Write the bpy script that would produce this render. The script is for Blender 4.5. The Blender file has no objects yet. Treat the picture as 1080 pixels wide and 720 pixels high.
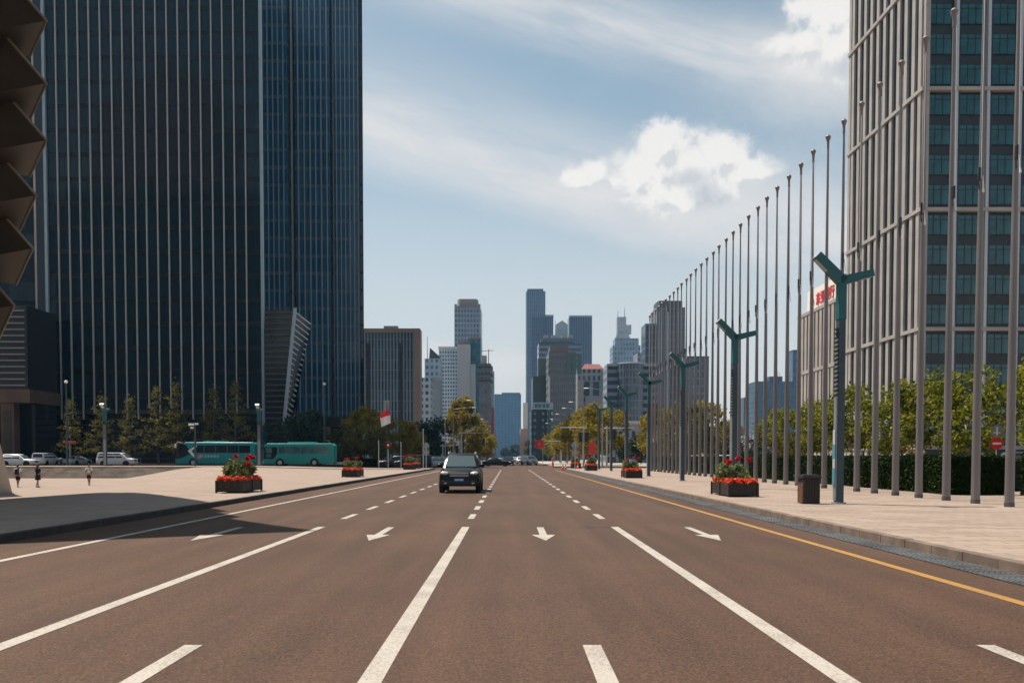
import bpy, bmesh, math, random
import numpy as np
from mathutils import Vector, Matrix, Euler
R = math.radians
sc = bpy.context.scene
col = sc.collection
rng = random.Random(7)

# ------------------------------------------------------------------ camera
F_PX, HX, HY, CAMZ = 960.0, 537.0, 481.5, 1.55      # measured in the 1080 x 720 photograph
cd = bpy.data.cameras.new('camera'); cam = bpy.data.objects.new('camera', cd); col.objects.link(cam)
sc.camera = cam
cd.sensor_width = 36.0; cd.lens = F_PX / 1080 * 36
PITCH = R(2.0)
cam.location = (0, 0, CAMZ); cam.rotation_euler = (R(90) - PITCH, 0, 0)
cd.shift_x = (540 - HX) / 1080
cd.shift_y = (HY + F_PX * math.tan(PITCH) - 360) / 1080
cd.clip_start = 0.1; cd.clip_end = 9000

# ------------------------------------------------------------------ light
SUN_DIR = Vector((-0.412, 0.252, 1.0)).normalized()          # towards the sun
SUN_EL = math.asin(SUN_DIR.z); SUN_AZ = math.atan2(SUN_DIR.x, SUN_DIR.y)
sl = bpy.data.lights.new('sun', 'SUN'); so = bpy.data.objects.new('sun', sl); col.objects.link(so)
sl.energy = 5.0; sl.angle = R(0.5); sl.color = (1.0, 0.91, 0.80)
so.rotation_euler = SUN_DIR.to_track_quat('Z', 'Y').to_euler(); so.location = (-40, 20, 120)
sc.view_settings.view_transform = 'Standard'; sc.view_settings.look = 'None'
EXPO = 0.4
sc.view_settings.exposure = EXPO; sc.view_settings.gamma = 1.0
sc.view_settings.use_curve_mapping = False

class NT:
    """small helper to write node maths"""
    def __init__(s, tree): s.t = tree
    def n(s, typ, **kw):
        nd = s.t.nodes.new(typ)
        for k, v in kw.items(): setattr(nd, k, v)
        return nd
    def put(s, sock, v):
        if isinstance(v, bpy.types.NodeSocket): s.t.links.new(v, sock)
        elif v is not None: sock.default_value = v
    def m(s, op, a, b=None, c=None, clamp=False):
        nd = s.n('ShaderNodeMath', operation=op, use_clamp=clamp)
        for i, v in enumerate((a, b, c)):
            if v is not None: s.put(nd.inputs[i], v)
        return nd.outputs[0]
    def mix(s, f, a, b, blend='MIX'):
        nd = s.n('ShaderNodeMix', data_type='RGBA', blend_type=blend)
        s.put(nd.inputs[0], f); s.put(nd.inputs[6], a); s.put(nd.inputs[7], b)
        return nd.outputs[2]
    def ss(s, x, lo, hi, a=0.0, b=1.0):
        nd = s.n('ShaderNodeMapRange', interpolation_type='SMOOTHSTEP')
        s.put(nd.inputs[0], x)
        for i, v in ((1, lo), (2, hi), (3, a), (4, b)): s.put(nd.inputs[i], v)
        return nd.outputs[0]
    def noise(s, vec, scale, detail=4, rough=.55, dist=0.0, out=0):
        nd = s.n('ShaderNodeTexNoise')
        s.put(nd.inputs['Vector'], vec); s.put(nd.inputs['Scale'], scale); s.put(nd.inputs['Detail'], detail)
        s.put(nd.inputs['Roughness'], rough); s.put(nd.inputs['Distortion'], dist)
        return nd.outputs[out]
    def comb(s, x, y, z=0.0):
        nd = s.n('ShaderNodeCombineXYZ')
        for i, v in enumerate((x, y, z)): s.put(nd.inputs[i], v)
        return nd.outputs[0]

def c4(c): return (c[0], c[1], c[2], 1.0)

# ------------------------------------------------------------------ sky
w = bpy.data.worlds.new('World'); sc.world = w; w.use_nodes = True
def build_sky():
    t = w.node_tree; t.nodes.clear(); k = NT(t)
    out = k.n('ShaderNodeOutputWorld'); bg = k.n('ShaderNodeBackground')
    t.links.new(bg.outputs[0], out.inputs[0])
    ST = 0.085; EX = 2 ** -EXPO
    bg.inputs[1].default_value = ST
    sky = k.n('ShaderNodeTexSky', sky_type='NISHITA', sun_disc=False)
    sky.sun_elevation = SUN_EL; sky.sun_rotation = SUN_AZ
    sky.air_density = 1.0; sky.dust_density = 1.2; sky.ozone_density = 1.3
    tc = k.n('ShaderNodeTexCoord'); sep = k.n('ShaderNodeSeparateXYZ'); t.links.new(tc.outputs['Generated'], sep.inputs[0])
    x, y, z = sep.outputs
    az = k.m('ARCTAN2', x, y); el = k.m('ARCSINE', z)
    base = k.n('ShaderNodeHueSaturation'); base.inputs['Saturation'].default_value = 0.66; base.inputs['Value'].default_value = 1.0
    t.links.new(sky.outputs[0], base.inputs['Color'])
    skyc = k.mix(1.0, base.outputs[0], (0.80, 1.0, 1.0, 1), 'MULTIPLY')
    L = lambda r, g, b: (r * EX / ST, g * EX / ST, b * EX / ST, 1)
    # thin high veil: long streaks falling towards the right
    s = k.m('ADD', el, k.m('MULTIPLY', az, 0.26))
    q = k.m('SUBTRACT', az, k.m('MULTIPLY', el, 0.26))
    n1 = k.noise(k.comb(k.m('MULTIPLY', q, 1.3), k.m('MULTIPLY', s, 6.5), 3.1), 2.0, 7, .58, .35)
    n2 = k.noise(k.comb(k.m('MULTIPLY', q, 2.0), k.m('MULTIPLY', s, 3.0), 8.7), 1.6, 4, .5, .2)
    n3 = k.noise(k.comb(k.m('MULTIPLY', q, 5.0), k.m('MULTIPLY', s, 22.0), 1.4), 2.2, 6, .62, .6)
    def band(c, wd):
        d = k.m('DIVIDE', k.m('SUBTRACT', s, c), wd)
        return k.m('POWER', 2.718, k.m('MULTIPLY', k.m('MULTIPLY', d, d), -1.0))
    b1 = band(0.460, 0.030); b2 = band(0.303, 0.052)
    rough = k.m('ADD', k.ss(n1, .32, .68), k.m('MULTIPLY', k.m('SUBTRACT', n3, .5), 1.3))
    streak = k.m('ADD', k.m('MULTIPLY', b1, k.m('ADD', .30, k.m('MULTIPLY', rough, .62))), k.m('MULTIPLY', b2, k.m('ADD', .46, k.m('MULTIPLY', rough, .50))))
    wide = k.m('ADD', .05, k.m('MULTIPLY', k.ss(n2, .35, .8), .20))
    low = k.ss(el, .42, .02, 0.0, 0.97)
    veil = k.m('MAXIMUM', k.m('ADD', streak, wide, clamp=True), low)
    veil = k.m('MULTIPLY', veil, 0.92)
    lowc = k.mix(k.ss(el, .08, .30), L(.73, .735, .72), L(.78, .77, .765))
    c1 = k.mix(veil, skyc, lowc)
    # heaped clouds
    def ang(px, py):
        u, v = (px - HX) / F_PX, (HY - py) / F_PX
        return math.atan(u), math.atan(v / math.sqrt(1 + u * u))
    def blobs(lst, az, el, pw=1.0):
        f = None
        for px, py, rx, ry in lst:
            a, e = ang(px, py)
            dx = k.m('DIVIDE', k.m('SUBTRACT', az, a), rx / F_PX); dy = k.m('DIVIDE', k.m('SUBTRACT', el, e), ry / F_PX)
            d = k.m('SUBTRACT', 1.0, k.m('SQRT', k.m('ADD', k.m('MULTIPLY', dx, dx), k.m('MULTIPLY', dy, dy))))
            f = d if f is None else k.m('SMOOTH_MAX', f, d, .3)
        return f
    HEAP = [(697, 158, 36, 32), (714, 180, 50, 42), (764, 168, 38, 24), (672, 190, 36, 30), (692, 206, 50, 26), (786, 184, 40, 20), (736, 206, 56, 26),
            (606, 192, 26, 15), (626, 184, 22, 14), (648, 196, 24, 12), (868, 26, 62, 44), (838, 48, 50, 16), (905, 40, 70, 50), (910, -20, 90, 70),
            (1180, 120, 150, 80)]
    def density(az, el):
        pv = k.comb(az, el, .4)
        fine = k.noise(pv, 20.0, 10, .62, .25); big = k.noise(pv, 8.0, 3, .5, .1)
        A = blobs(HEAP, az, el)
        return A, k.m('ADD', A, k.m('ADD', k.m('MULTIPLY', k.m('SUBTRACT', fine, .5), 2.7), k.m('MULTIPLY', k.m('SUBTRACT', big, .5), .6))), fine
    A, dens, fine = density(az, el)
    _, dens2, _ = density(k.m('ADD', az, -.010), k.m('ADD', el, .014))
    base_soft = k.ss(k.m('SUBTRACT', el, k.m('MULTIPLY', az, .0)), .26, .36)
    fa = k.m('MULTIPLY', k.ss(dens, -.03, .66), k.ss(A, -.28, .22))
    lit = k.m('ADD', .52, k.m('MULTIPLY', k.m('SUBTRACT', dens, dens2), 1.5), clamp=True)
    G = blobs([(722, 190, 36, 26), (742, 206, 44, 20), (905, 76, 60, 20), (1190, 150, 110, 50)], az, el)
    core = k.m('MULTIPLY', k.ss(k.m('ADD', G, k.m('MULTIPLY', k.m('SUBTRACT', fine, .5), 1.3)), .10, .95), .70)
    shade = k.m('MULTIPLY', k.m('SUBTRACT', 1.0, k.m('MULTIPLY', core, .9)), k.m('ADD', .45, k.m('MULTIPLY', lit, .75)), clamp=True)
    cc = k.mix(k.ss(shade, .08, .85), L(.50, .545, .60), L(.93, .905, .87))
    soft = blobs([(735, 205, 175, 70), (640, 205, 110, 42), (870, 80, 130, 90), (452, 376, 40, 20), (530, 385, 50, 26)], az, el)
    c1 = k.mix(k.m('MULTIPLY', k.ss(k.m('ADD', soft, k.m('MULTIPLY', k.m('SUBTRACT', fine, .5), .9)), 0.0, .9), .55), c1, L(.80, .78, .77))
    c2 = k.mix(k.m('MULTIPLY', fa, .92), c1, cc)
    t.links.new(c2, bg.inputs[0])
build_sky()

# ------------------------------------------------------------------ mesh helpers
class MB:
    def __init__(s): s.v = []; s.f = []; s.mi = []; s.cur = 0
    def face(s, pts):
        b = len(s.v); s.v += [tuple(p) for p in pts]; s.f.append(tuple(range(b, b + len(pts)))); s.mi.append(s.cur)
    def raw(s, vs, fs):
        b = len(s.v); s.v += [tuple(p) for p in vs]
        for f in fs: s.f.append(tuple(i + b for i in f)); s.mi.append(s.cur)
        return s
    def box(s, x0, x1, y0, y1, z0, z1):
        v = [(x0,y0,z0),(x1,y0,z0),(x1,y1,z0),(x0,y1,z0),(x0,y0,z1),(x1,y0,z1),(x1,y1,z1),(x0,y1,z1)]
        return s.raw(v, [(3,2,1,0),(4,5,6,7),(0,1,5,4),(1,2,6,5),(2,3,7,6),(3,0,4,7)])
    def bbox(s, x0, x1, y0, y1, z0, z1, b=.02):
        """box with chamfered edges"""
        bm = bmesh.new(); bmesh.ops.create_cube(bm, size=1)
        for v in bm.verts: v.co = Vector((x0 + (v.co.x + .5) * (x1 - x0), y0 + (v.co.y + .5) * (y1 - y0), z0 + (v.co.z + .5) * (z1 - z0)))
        bmesh.ops.bevel(bm, geom=bm.edges[:], offset=b, segments=2, affect='EDGES', profile=.5)
        s.bm(bm); return s
    def bm(s, bm, mat=None):
        bm.verts.index_update()
        vs = [(mat @ v.co if mat else v.co) for v in bm.verts]
        s.raw(vs, [[v.index for v in f.verts] for f in bm.faces]); bm.free(); return s
    def hexa(s, p):      # 8 points, bottom ring then top ring
        return s.raw(p, [(3,2,1,0),(4,5,6,7),(0,1,5,4),(1,2,6,5),(2,3,7,6),(3,0,4,7)])
    def prism(s, poly, z0, z1):
        n = len(poly)
        v = [(x, y, z0) for x, y in poly] + [(x, y, z1) for x, y in poly]
        return s.raw(v, [tuple(reversed(range(n))), tuple(range(n, 2 * n))] + [(i, (i + 1) % n, n + (i + 1) % n, n + i) for i in range(n)])
    def extr(s, poly, axis, a, b):
        """polygon in the two other axes, extruded along axis from a to b"""
        n = len(poly)
        def P(p, t):
            if axis == 'x': return (t, p[0], p[1])
            if axis == 'y': return (p[0], t, p[1])
            return (p[0], p[1], t)
        v = [P(p, a) for p in poly] + [P(p, b) for p in poly]
        return s.raw(v, [tuple(reversed(range(n))), tuple(range(n, 2 * n))] + [(i, (i + 1) % n, n + (i + 1) % n, n + i) for i in range(n)])
    def tube(s, p0, p1, r0, r1=None, n=10, caps=True):
        r1 = r0 if r1 is None else r1
        p0, p1 = Vector(p0), Vector(p1); d = (p1 - p0).normalized()
        a = d.orthogonal().normalized(); b = d.cross(a)
        v = [p0 + (a * math.cos(2*math.pi*i/n) + b * math.sin(2*math.pi*i/n)) * r0 for i in range(n)]
        v += [p1 + (a * math.cos(2*math.pi*i/n) + b * math.sin(2*math.pi*i/n)) * r1 for i in range(n)]
        f = [(i, (i+1) % n, n + (i+1) % n, n + i) for i in range(n)]
        if caps: f += [tuple(reversed(range(n))), tuple(range(n, 2*n))]
        return s.raw(v, f)
    def path(s, pts, rad, n=8):
        for i in range(len(pts) - 1):
            a = rad if not isinstance(rad, (list, tuple)) else rad[i]; b = rad if not isinstance(rad, (list, tuple)) else rad[i+1]
            s.tube(pts[i], pts[i+1], a, b, n)
        return s
    def lathe(s, prof, n=16, c=(0,0,0), axis='z'):
        v = []; 
        for r, z in prof:
            for i in range(n):
                a = 2*math.pi*i/n
                p = (r*math.cos(a), r*math.sin(a), z)
                if axis == 'x': p = (z, r*math.cos(a), r*math.sin(a))
                if axis == 'y': p = (r*math.sin(a), z, r*math.cos(a))
                v.append((p[0]+c[0], p[1]+c[1], p[2]+c[2]))
        m = len(prof); f = []
        for j in range(m - 1):
            for i in range(n): f.append((j*n+i, j*n+(i+1) % n, (j+1)*n+(i+1) % n, (j+1)*n+i))
        f.append(tuple(reversed(range(n)))); f.append(tuple(range((m-1)*n, m*n)))
        return s.raw(v, f)
    def ell(s, c, r, seg=12, rings=8, rot=None):
        bm = bmesh.new(); bmesh.ops.create_uvsphere(bm, u_segments=seg, v_segments=rings, radius=1)
        M = Matrix.Translation(Vector(c)) @ (rot.to_matrix().to_4x4() if rot else Matrix()) @ Matrix.Diagonal((r[0], r[1], r[2], 1))
        return s.bm(bm, M)
    def loft(s, rings, caps=True):
        n = len(rings[0]); v = [p for r in rings for p in r]; f = []
        for j in range(len(rings) - 1):
            for i in range(n): f.append((j*n+i, j*n+(i+1) % n, (j+1)*n+(i+1) % n, (j+1)*n+i))
        if caps: f.append(tuple(reversed(range(n)))); f.append(tuple(range((len(rings)-1)*n, len(rings)*n)))
        return s.raw(v, f)
    def move(s, dx=0, dy=0, dz=0, start=0):
        s.v = s.v[:start] + [(x+dx, y+dy, z+dz) for x, y, z in s.v[start:]]; return s
    def mesh(s, name, mats, smooth=False):
        me = bpy.data.meshes.new(name); me.from_pydata(s.v, [], s.f)
        if not isinstance(mats, (list, tuple)): mats = [mats]
        for m in mats: me.materials.append(m)
        if len(mats) > 1: me.polygons.foreach_set('material_index', s.mi)
        me.update()
        bm = bmesh.new(); bm.from_mesh(me)
        if len(bm.faces) < 6000:
            bmesh.ops.recalc_face_normals(bm, faces=bm.faces[:])
        bm.to_mesh(me); bm.free()
        if smooth: me.polygons.foreach_set('use_smooth', [True] * len(me.polygons))
        return me
    def build(s, name, mats, parent=None, smooth=False):
        o = bpy.data.objects.new(name, s.mesh(name, mats, smooth)); col.objects.link(o)
        if parent is not None: o.parent = parent
        return o

def autosmooth(o, deg=35):
    me = o.data
    me.polygons.foreach_set('use_smooth', [True] * len(me.polygons))
    me.set_sharp_from_angle(angle=R(deg)); return o

def tag(o, label=None, cat=None, group=None, kind=None):
    if label: o['label'] = label
    if cat: o['category'] = cat
    if group: o['group'] = group
    if kind: o['kind'] = kind
    return o
def thing(name, label, cat, loc=(0,0,0), rz=0.0, group=None, scale=None):
    o = bpy.data.objects.new(name, None); col.objects.link(o); o.empty_display_size = .3
    o.location = loc; o.rotation_euler = (0, 0, rz)
    if scale: o.scale = (scale,) * 3 if not isinstance(scale, tuple) else scale
    return tag(o, label, cat, group)
def dup(src, loc, rz=0.0, label=None, group=None, scale=None):
    def cp(o, par):
        c = o.copy(); col.objects.link(c); c.parent = par
        for ch in list(o.children): cp(ch, c)
        return c
    r = cp(src, None); r.location = loc; r.rotation_euler = (0, 0, rz)
    if scale: r.scale = (scale,) * 3 if not isinstance(scale, tuple) else scale
    if label: r['label'] = label
    if group: r['group'] = group
    return r
def struct(o, label=None): o['kind'] = 'structure'; return o
def XZ(px, py, D):
    cx, cy = px - HX, HY + F_PX * math.tan(PITCH) - py
    q = D / (cy * math.sin(PITCH) + F_PX * math.cos(PITCH))
    return cx * q, CAMZ + q * (cy * math.cos(PITCH) - F_PX * math.sin(PITCH))
def X(px, D, py=HY): return XZ(px, py, D)[0]
def Z(py, D): return XZ(HX, py, D)[1]

# ------------------------------------------------------------------ materials
def srgb(r, g, b):
    f = lambda c: (c/255/12.92) if c/255 <= .04045 else ((c/255+.055)/1.055)**2.4
    return (f(r), f(g), f(b))
def pm(name, colr, rough=.6, metal=0.0, var=0.0, vs=2.0, bump=0.0, bs=30.0, spec=.5, col2=None, stretch=(1,1,1), detail=4):
    m = bpy.data.materials.new(name); m.use_nodes = True; t = m.node_tree; k = NT(t)
    b = t.nodes['Principled BSDF']
    b.inputs['Base Color'].default_value = c4(colr); b.inputs['Roughness'].default_value = rough
    b.inputs['Metallic'].default_value = metal; b.inputs['Specular IOR Level'].default_value = spec
    if var or bump or col2:
        tc = k.n('ShaderNodeTexCoord'); mp = k.n('ShaderNodeMapping'); t.links.new(tc.outputs['Object'], mp.inputs[0])
        mp.inputs['Scale'].default_value = stretch
    if var or col2:
        f = k.noise(mp.outputs[0], vs, detail, .6)
        lo = c4([c*(1-var) for c in colr]); hi = c4([c*(1+var) for c in (col2 or colr)])
        t.links.new(k.mix(k.ss(f, .3, .7), lo, hi), b.inputs['Base Color'])
        t.links.new(k.m('ADD', rough - .06, k.m('MULTIPLY', f, .12)), b.inputs['Roughness'])
    if bump:
        bn = k.n('ShaderNodeBump'); bn.inputs['Strength'].default_value = bump; bn.inputs['Distance'].default_value = .02
        t.links.new(k.noise(mp.outputs[0], bs, 4, .6), bn.inputs['Height']); t.links.new(bn.outputs[0], b.inputs['Normal'])
    return m
def leafm(name, c1, c2, trans=.35, c3=None, spec=.25):
    m = bpy.data.materials.new(name); m.use_nodes = True; t = m.node_tree; k = NT(t)
    b = t.nodes['Principled BSDF']; b.inputs['Roughness'].default_value = .6; b.inputs['Specular IOR Level'].default_value = spec
    g = k.n('ShaderNodeNewGeometry')
    tc = k.n('ShaderNodeTexCoord')
    f = k.m('ADD', k.m('MULTIPLY', g.outputs['Random Per Island'], .5), k.m('MULTIPLY', k.noise(tc.outputs['Object'], 1.3, 3), .7))
    cc = k.mix(k.ss(f, .25, .85), c4(c1), c4(c2))
    if c3: cc = k.mix(k.ss(k.noise(tc.outputs['Object'], .5, 2), .55, .7), cc, c4(c3))
    t.links.new(cc, b.inputs['Base Color'])
    tr = k.n('ShaderNodeBsdfTranslucent'); t.links.new(cc, tr.inputs[0])
    mx = k.n('ShaderNodeMixShader'); mx.inputs[0].default_value = trans
    t.links.new(b.outputs[0], mx.inputs[1]); t.links.new(tr.outputs[0], mx.inputs[2])
    t.links.new(mx.outputs[0], t.nodes['Material Output'].inputs[0])
    return m
def facade(name, wall, glass, su, sv, fu, fv, ou=0.0, ov=0.0, grough=.12, wrough=.7, rnd=1.2, wvar=.12, spec=.5, blind=None, wob=0.0):
    """window grid on object coordinates; u runs along the wall, v is the height; each pane gets its own darkness"""
    m = bpy.data.materials.new(name); m.use_nodes = True; t = m.node_tree; k = NT(t)
    b = t.nodes['Principled BSDF']
    tc = k.n('ShaderNodeTexCoord'); sep = k.n('ShaderNodeSeparateXYZ'); t.links.new(tc.outputs['Object'], sep.inputs[0])
    g = k.n('ShaderNodeNewGeometry'); sn = k.n('ShaderNodeSeparateXYZ'); t.links.new(g.outputs['Normal'], sn.inputs[0])
    side = k.m('GREATER_THAN', k.m('ABSOLUTE', sn.outputs[0]), k.m('ABSOLUTE', sn.outputs[1]))
    u = k.m('ADD', k.m('MULTIPLY', side, sep.outputs[1]), k.m('MULTIPLY', k.m('SUBTRACT', 1.0, side), sep.outputs[0]))
    a = k.m('DIVIDE', k.m('ADD', u, ou + 1000 * su), su); c = k.m('DIVIDE', k.m('ADD', sep.outputs[2], ov + 100 * sv), sv)
    mask = k.m('MULTIPLY', k.m('LESS_THAN', k.m('FRACT', a), fu), k.m('LESS_THAN', k.m('FRACT', c), fv))
    top = k.m('GREATER_THAN', k.m('ABSOLUTE', sn.outputs[2]), .7)
    mask = k.m('MULTIPLY', mask, k.m('SUBTRACT', 1.0, top))
    wn = k.n('ShaderNodeTexWhiteNoise', noise_dimensions='3D'); t.links.new(k.comb(k.m('FLOOR', a), k.m('FLOOR', c), side), wn.inputs['Vector'])
    r = k.m('POWER', wn.outputs['Value'], 2.0)
    gl = k.mix(k.m('MULTIPLY', r, min(1, rnd)), c4(glass), c4(blind or [x * 2.2 + .01 for x in glass]))
    nz = k.noise(tc.outputs['Object'], .12, 4, .6)
    wl = k.mix(k.ss(nz, .3, .7), c4([x*(1-wvar) for x in wall]), c4([x*(1+wvar) for x in wall]))
    t.links.new(k.mix(mask, wl, gl), b.inputs['Base Color'])
    t.links.new(k.m('ADD', wrough, k.m('MULTIPLY', mask, grough - wrough)), b.inputs['Roughness'])
    b.inputs['Specular IOR Level'].default_value = spec
    if wob:
        w2 = k.n('ShaderNodeTexWhiteNoise', noise_dimensions='3D'); t.links.new(k.comb(k.m('FLOOR', a), k.m('FLOOR', c), 3.7), w2.inputs['Vector'])
        d = k.n('ShaderNodeVectorMath', operation='SUBTRACT'); t.links.new(w2.outputs['Color'], d.inputs[0]); d.inputs[1].default_value = (.5, .5, .5)
        s_ = k.n('ShaderNodeVectorMath', operation='SCALE'); t.links.new(d.outputs[0], s_.inputs[0]); s_.inputs['Scale'].default_value = wob
        ad = k.n('ShaderNodeVectorMath', operation='ADD'); t.links.new(g.outputs['Normal'], ad.inputs[0]); t.links.new(s_.outputs[0], ad.inputs[1])
        no = k.n('ShaderNodeVectorMath', operation='NORMALIZE'); t.links.new(ad.outputs[0], no.inputs[0]); t.links.new(no.outputs[0], b.inputs['Normal'])
    return m
M = {}
M['pole'] = pm('brushed_pole', (.185, .168, .168), .45, .3, .14, 3, stretch=(1,1,.1))
M['cap'] = pm('pole_cap', (.20, .165, .15), .45, .4)
M['teal'] = pm('teal_paint', (.006, .095, .105), .45, 0, .08, 4)
M['slate'] = pm('slate_paint', (.030, .058, .078), .5, .1, .1, 3)
M['dark'] = pm('dark_metal', (.012, .013, .015), .45)
M['black'] = pm('black_rubber', (.010, .010, .011), .75, 0, .2, 10)
M['white'] = pm('white_paint', (.78, .77, .74), .5, 0, .05, 3)
M['grey'] = pm('grey_metal', (.26, .28, .29), .45, .3, .1, 3)
M['lightgrey'] = pm('light_grey_metal', (.45, .47, .48), .45, .2, .08, 3)
M['alu'] = pm('aluminium_fin', (.40, .39, .37), .45, .15, .10, 2, stretch=(1,1,.2))
M['alu2'] = pm('blue_grey_fin', (.30, .36, .40), .4, .2, .10, 2, stretch=(1,1,.2))
M['red'] = pm('red_sign_paint', (.62, .02, .025), .5)
M['amber'] = pm('amber_lens', (.6, .25, .05), .2)
M['screen'] = pm('windscreen_glass', (.055,.080,.085), .05, 0, spec=.9)  # pale base colour paints in the sky mirrored by the windscreen
M['glass'] = pm('car_glass', (.012, .018, .022), .06, 0, spec=.6)
M['glassl'] = pm('pale_bus_glass', (.07, .13, .135), .1, 0, .4, 1.2, spec=.6)
M['lamp'] = pm('headlight_lens', (.62, .58, .50), .15, .1)
M['chrome'] = pm('chrome', (.6, .6, .6), .15, 1.0)
M['plate'] = pm('blue_plate', (.01, .08, .38), .4)
M['wood'] = pm('dark_wood', (.022, .014, .010), .65, 0, .35, 3, .15, 40, stretch=(6,6,.6))
M['wood2'] = pm('brown_wood', (.13, .055, .028), .6, 0, .3, 3, .15, 40, stretch=(6,6,.6))
M['bark'] = pm('bark', (.10, .075, .055), .85, 0, .3, 6, .5, 20, stretch=(1,1,.25))
M['barkp'] = pm('pale_bark', (.26, .23, .19), .8, 0, .3, 5, .4, 20, stretch=(1,1,.25))
M['leaf'] = leafm('plane_leaves', (.026, .048, .006), (.255, .25, .018), .44)
M['leafy'] = leafm('ginkgo_leaves', (.13, .115, .008), (.32, .24, .016), .52, (.27, .17, .014))
M['leafd'] = leafm('dark_leaves', (.010, .026, .012), (.028, .05, .018), .2)
M['leafo'] = leafm('olive_leaves', (.055, .065, .012), (.17, .15, .022), .42)
M['leafb'] = leafm('brown_leaves', (.075, .050, .014), (.16, .10, .022), .3)
M['hedge'] = leafm('hedge_leaves', (.005, .014, .003), (.026, .046, .008), .15, None, .06)
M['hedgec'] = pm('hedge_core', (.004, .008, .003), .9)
M['plant'] = leafm('planter_leaves', (.035, .07, .014), (.24, .27, .11), .25)
M['flower'] = leafm('red_petals', (.62, .045, .020), (.80, .17, .075), .25)
M['bloom'] = leafm('crimson_petals', (.42, .008, .012), (.60, .02, .03), .2)
M['skin'] = pm('skin', (.36, .20, .13), .55)
M['hair'] = pm('black_hair', (.012, .010, .009), .6)
M['stone'] = pm('beige_stone', (.50, .41, .33), .75, 0, .12, .4, .05, 6)
M['bronze'] = pm('bronze_cladding', (.038, .029, .019), .5, .25, .22, .5, spec=.4)
M['bronzel'] = pm('lit_bronze', (.17, .135, .10), .5, .2, .1, 1)  # cladding colour lightened to paint sunlight on the fold rims
M['brownstone'] = pm('brown_stone', (.11, .065, .04), .7, 0, .2, .6)
M['orange'] = pm('orange_plastic', (.75, .10, .015), .5)
M['concrete'] = pm('concrete', (.36, .31, .265), .85, 0, .18, .8, .15, 25)
M['roofred'] = pm('red_roof', (.20, .055, .045), .7, 0, .1, .3)
M['cloth'] = pm('flag_cloth', (.75, .72, .74), .8)
M['clothr'] = pm('red_flag_cloth', (.65, .02, .02), .8)
# ------------------------------------------------------------------ ground and road
def sm(t): t = max(0.0, min(1.0, t)); return t * t * (3 - 2 * t)
def g_street(x): return 0.30 * sm((-x - 15) / 18)
def g_plaza(x, y):
    """paved square on the sunny side: falls away from the kerb, steps lead up to the cross street"""
    f = sm((y - 70) / 28)
    a, b = 13 + 20 * f, 31 + 11 * f
    dip = sm((-x - a) / (b - a))
    top = 0.15 + g_street(x) * sm((y - 80) / 20)
    return top * (1 - dip) + (-0.80) * dip
def asphalt():
    m = bpy.data.materials.new('asphalt'); m.use_nodes = True; t = m.node_tree; k = NT(t); b = t.nodes['Principled BSDF']
    tc = k.n('ShaderNodeTexCoord'); o = tc.outputs['Object']; sep = k.n('ShaderNodeSeparateXYZ'); t.links.new(o, sep.inputs[0])
    fine = k.noise(o, 42, 4, .8); mid = k.noise(o, 14, 4, .65)
    mp = k.n('ShaderNodeMapping'); mp.inputs['Scale'].default_value = (1.1, .06, 1); t.links.new(o, mp.inputs[0])
    strk = k.noise(mp.outputs[0], 1.4, 4, .6)
    big = k.noise(o, .22, 4, .6)
    sp = k.n('ShaderNodeTexVoronoi'); sp.inputs['Scale'].default_value = 46; t.links.new(o, sp.inputs['Vector'])
    v = k.m('ADD', k.m('MULTIPLY', k.m('SUBTRACT', fine, .5), 2.6), k.m('MULTIPLY', k.m('SUBTRACT', mid, .5), .55))
    v = k.m('ADD', v, k.m('MULTIPLY', k.m('SUBTRACT', strk, .5), .75)); v = k.m('ADD', v, k.m('MULTIPLY', k.m('SUBTRACT', big, .5), .55))
    c = k.mix(k.m('ADD', .5, v, clamp=True), (.028, .0143, .0086, 1), (.130, .0705, .0425, 1))
    tr = k.m('COSINE', k.m('MULTIPLY', k.m('ADD', sep.outputs[0], .95), 2 * math.pi * 2 / 3.27))
    tr = k.m('MULTIPLY', k.ss(tr, .1, .95), k.m('ADD', .35, k.m('MULTIPLY', strk, 1.0)))
    c = k.mix(k.m('MULTIPLY', tr, .22), c, (.055, .032, .023, 1))
    oil = k.ss(k.noise(o, .55, 5, .7), .66, .78)
    c = k.mix(k.m('MULTIPLY', oil, .30), c, (.035, .022, .017, 1))
    sg = k.n('ShaderNodeTexVoronoi'); sg.inputs['Scale'].default_value = 52; t.links.new(o, sg.inputs['Vector'])
    sgs = k.n('ShaderNodeSeparateColor'); t.links.new(sg.outputs['Color'], sgs.inputs[0])
    gr = k.m('ADD', .76, k.m('MULTIPLY', k.m('POWER', sgs.outputs[0], 1.3), .54))
    vs_ = k.n('ShaderNodeVectorMath', operation='SCALE'); t.links.new(c, vs_.inputs[0]); t.links.new(gr, vs_.inputs['Scale']); c = vs_.outputs[0]
    chip = k.m('MULTIPLY', k.m('LESS_THAN', sp.outputs['Distance'], .17), k.m('GREATER_THAN', fine, .52))
    c = k.mix(k.m('MULTIPLY', chip, .6), c, (.24, .17, .13, 1))
    t.links.new(c, b.inputs['Base Color']); b.inputs['Roughness'].default_value = .72; b.inputs['Specular IOR Level'].default_value = .22
    bn = k.n('ShaderNodeBump'); bn.inputs['Strength'].default_value = .35; bn.inputs['Distance'].default_value = .006
    t.links.new(fine, bn.inputs['Height']); t.links.new(bn.outputs[0], b.inputs['Normal'])
    return m
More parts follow.
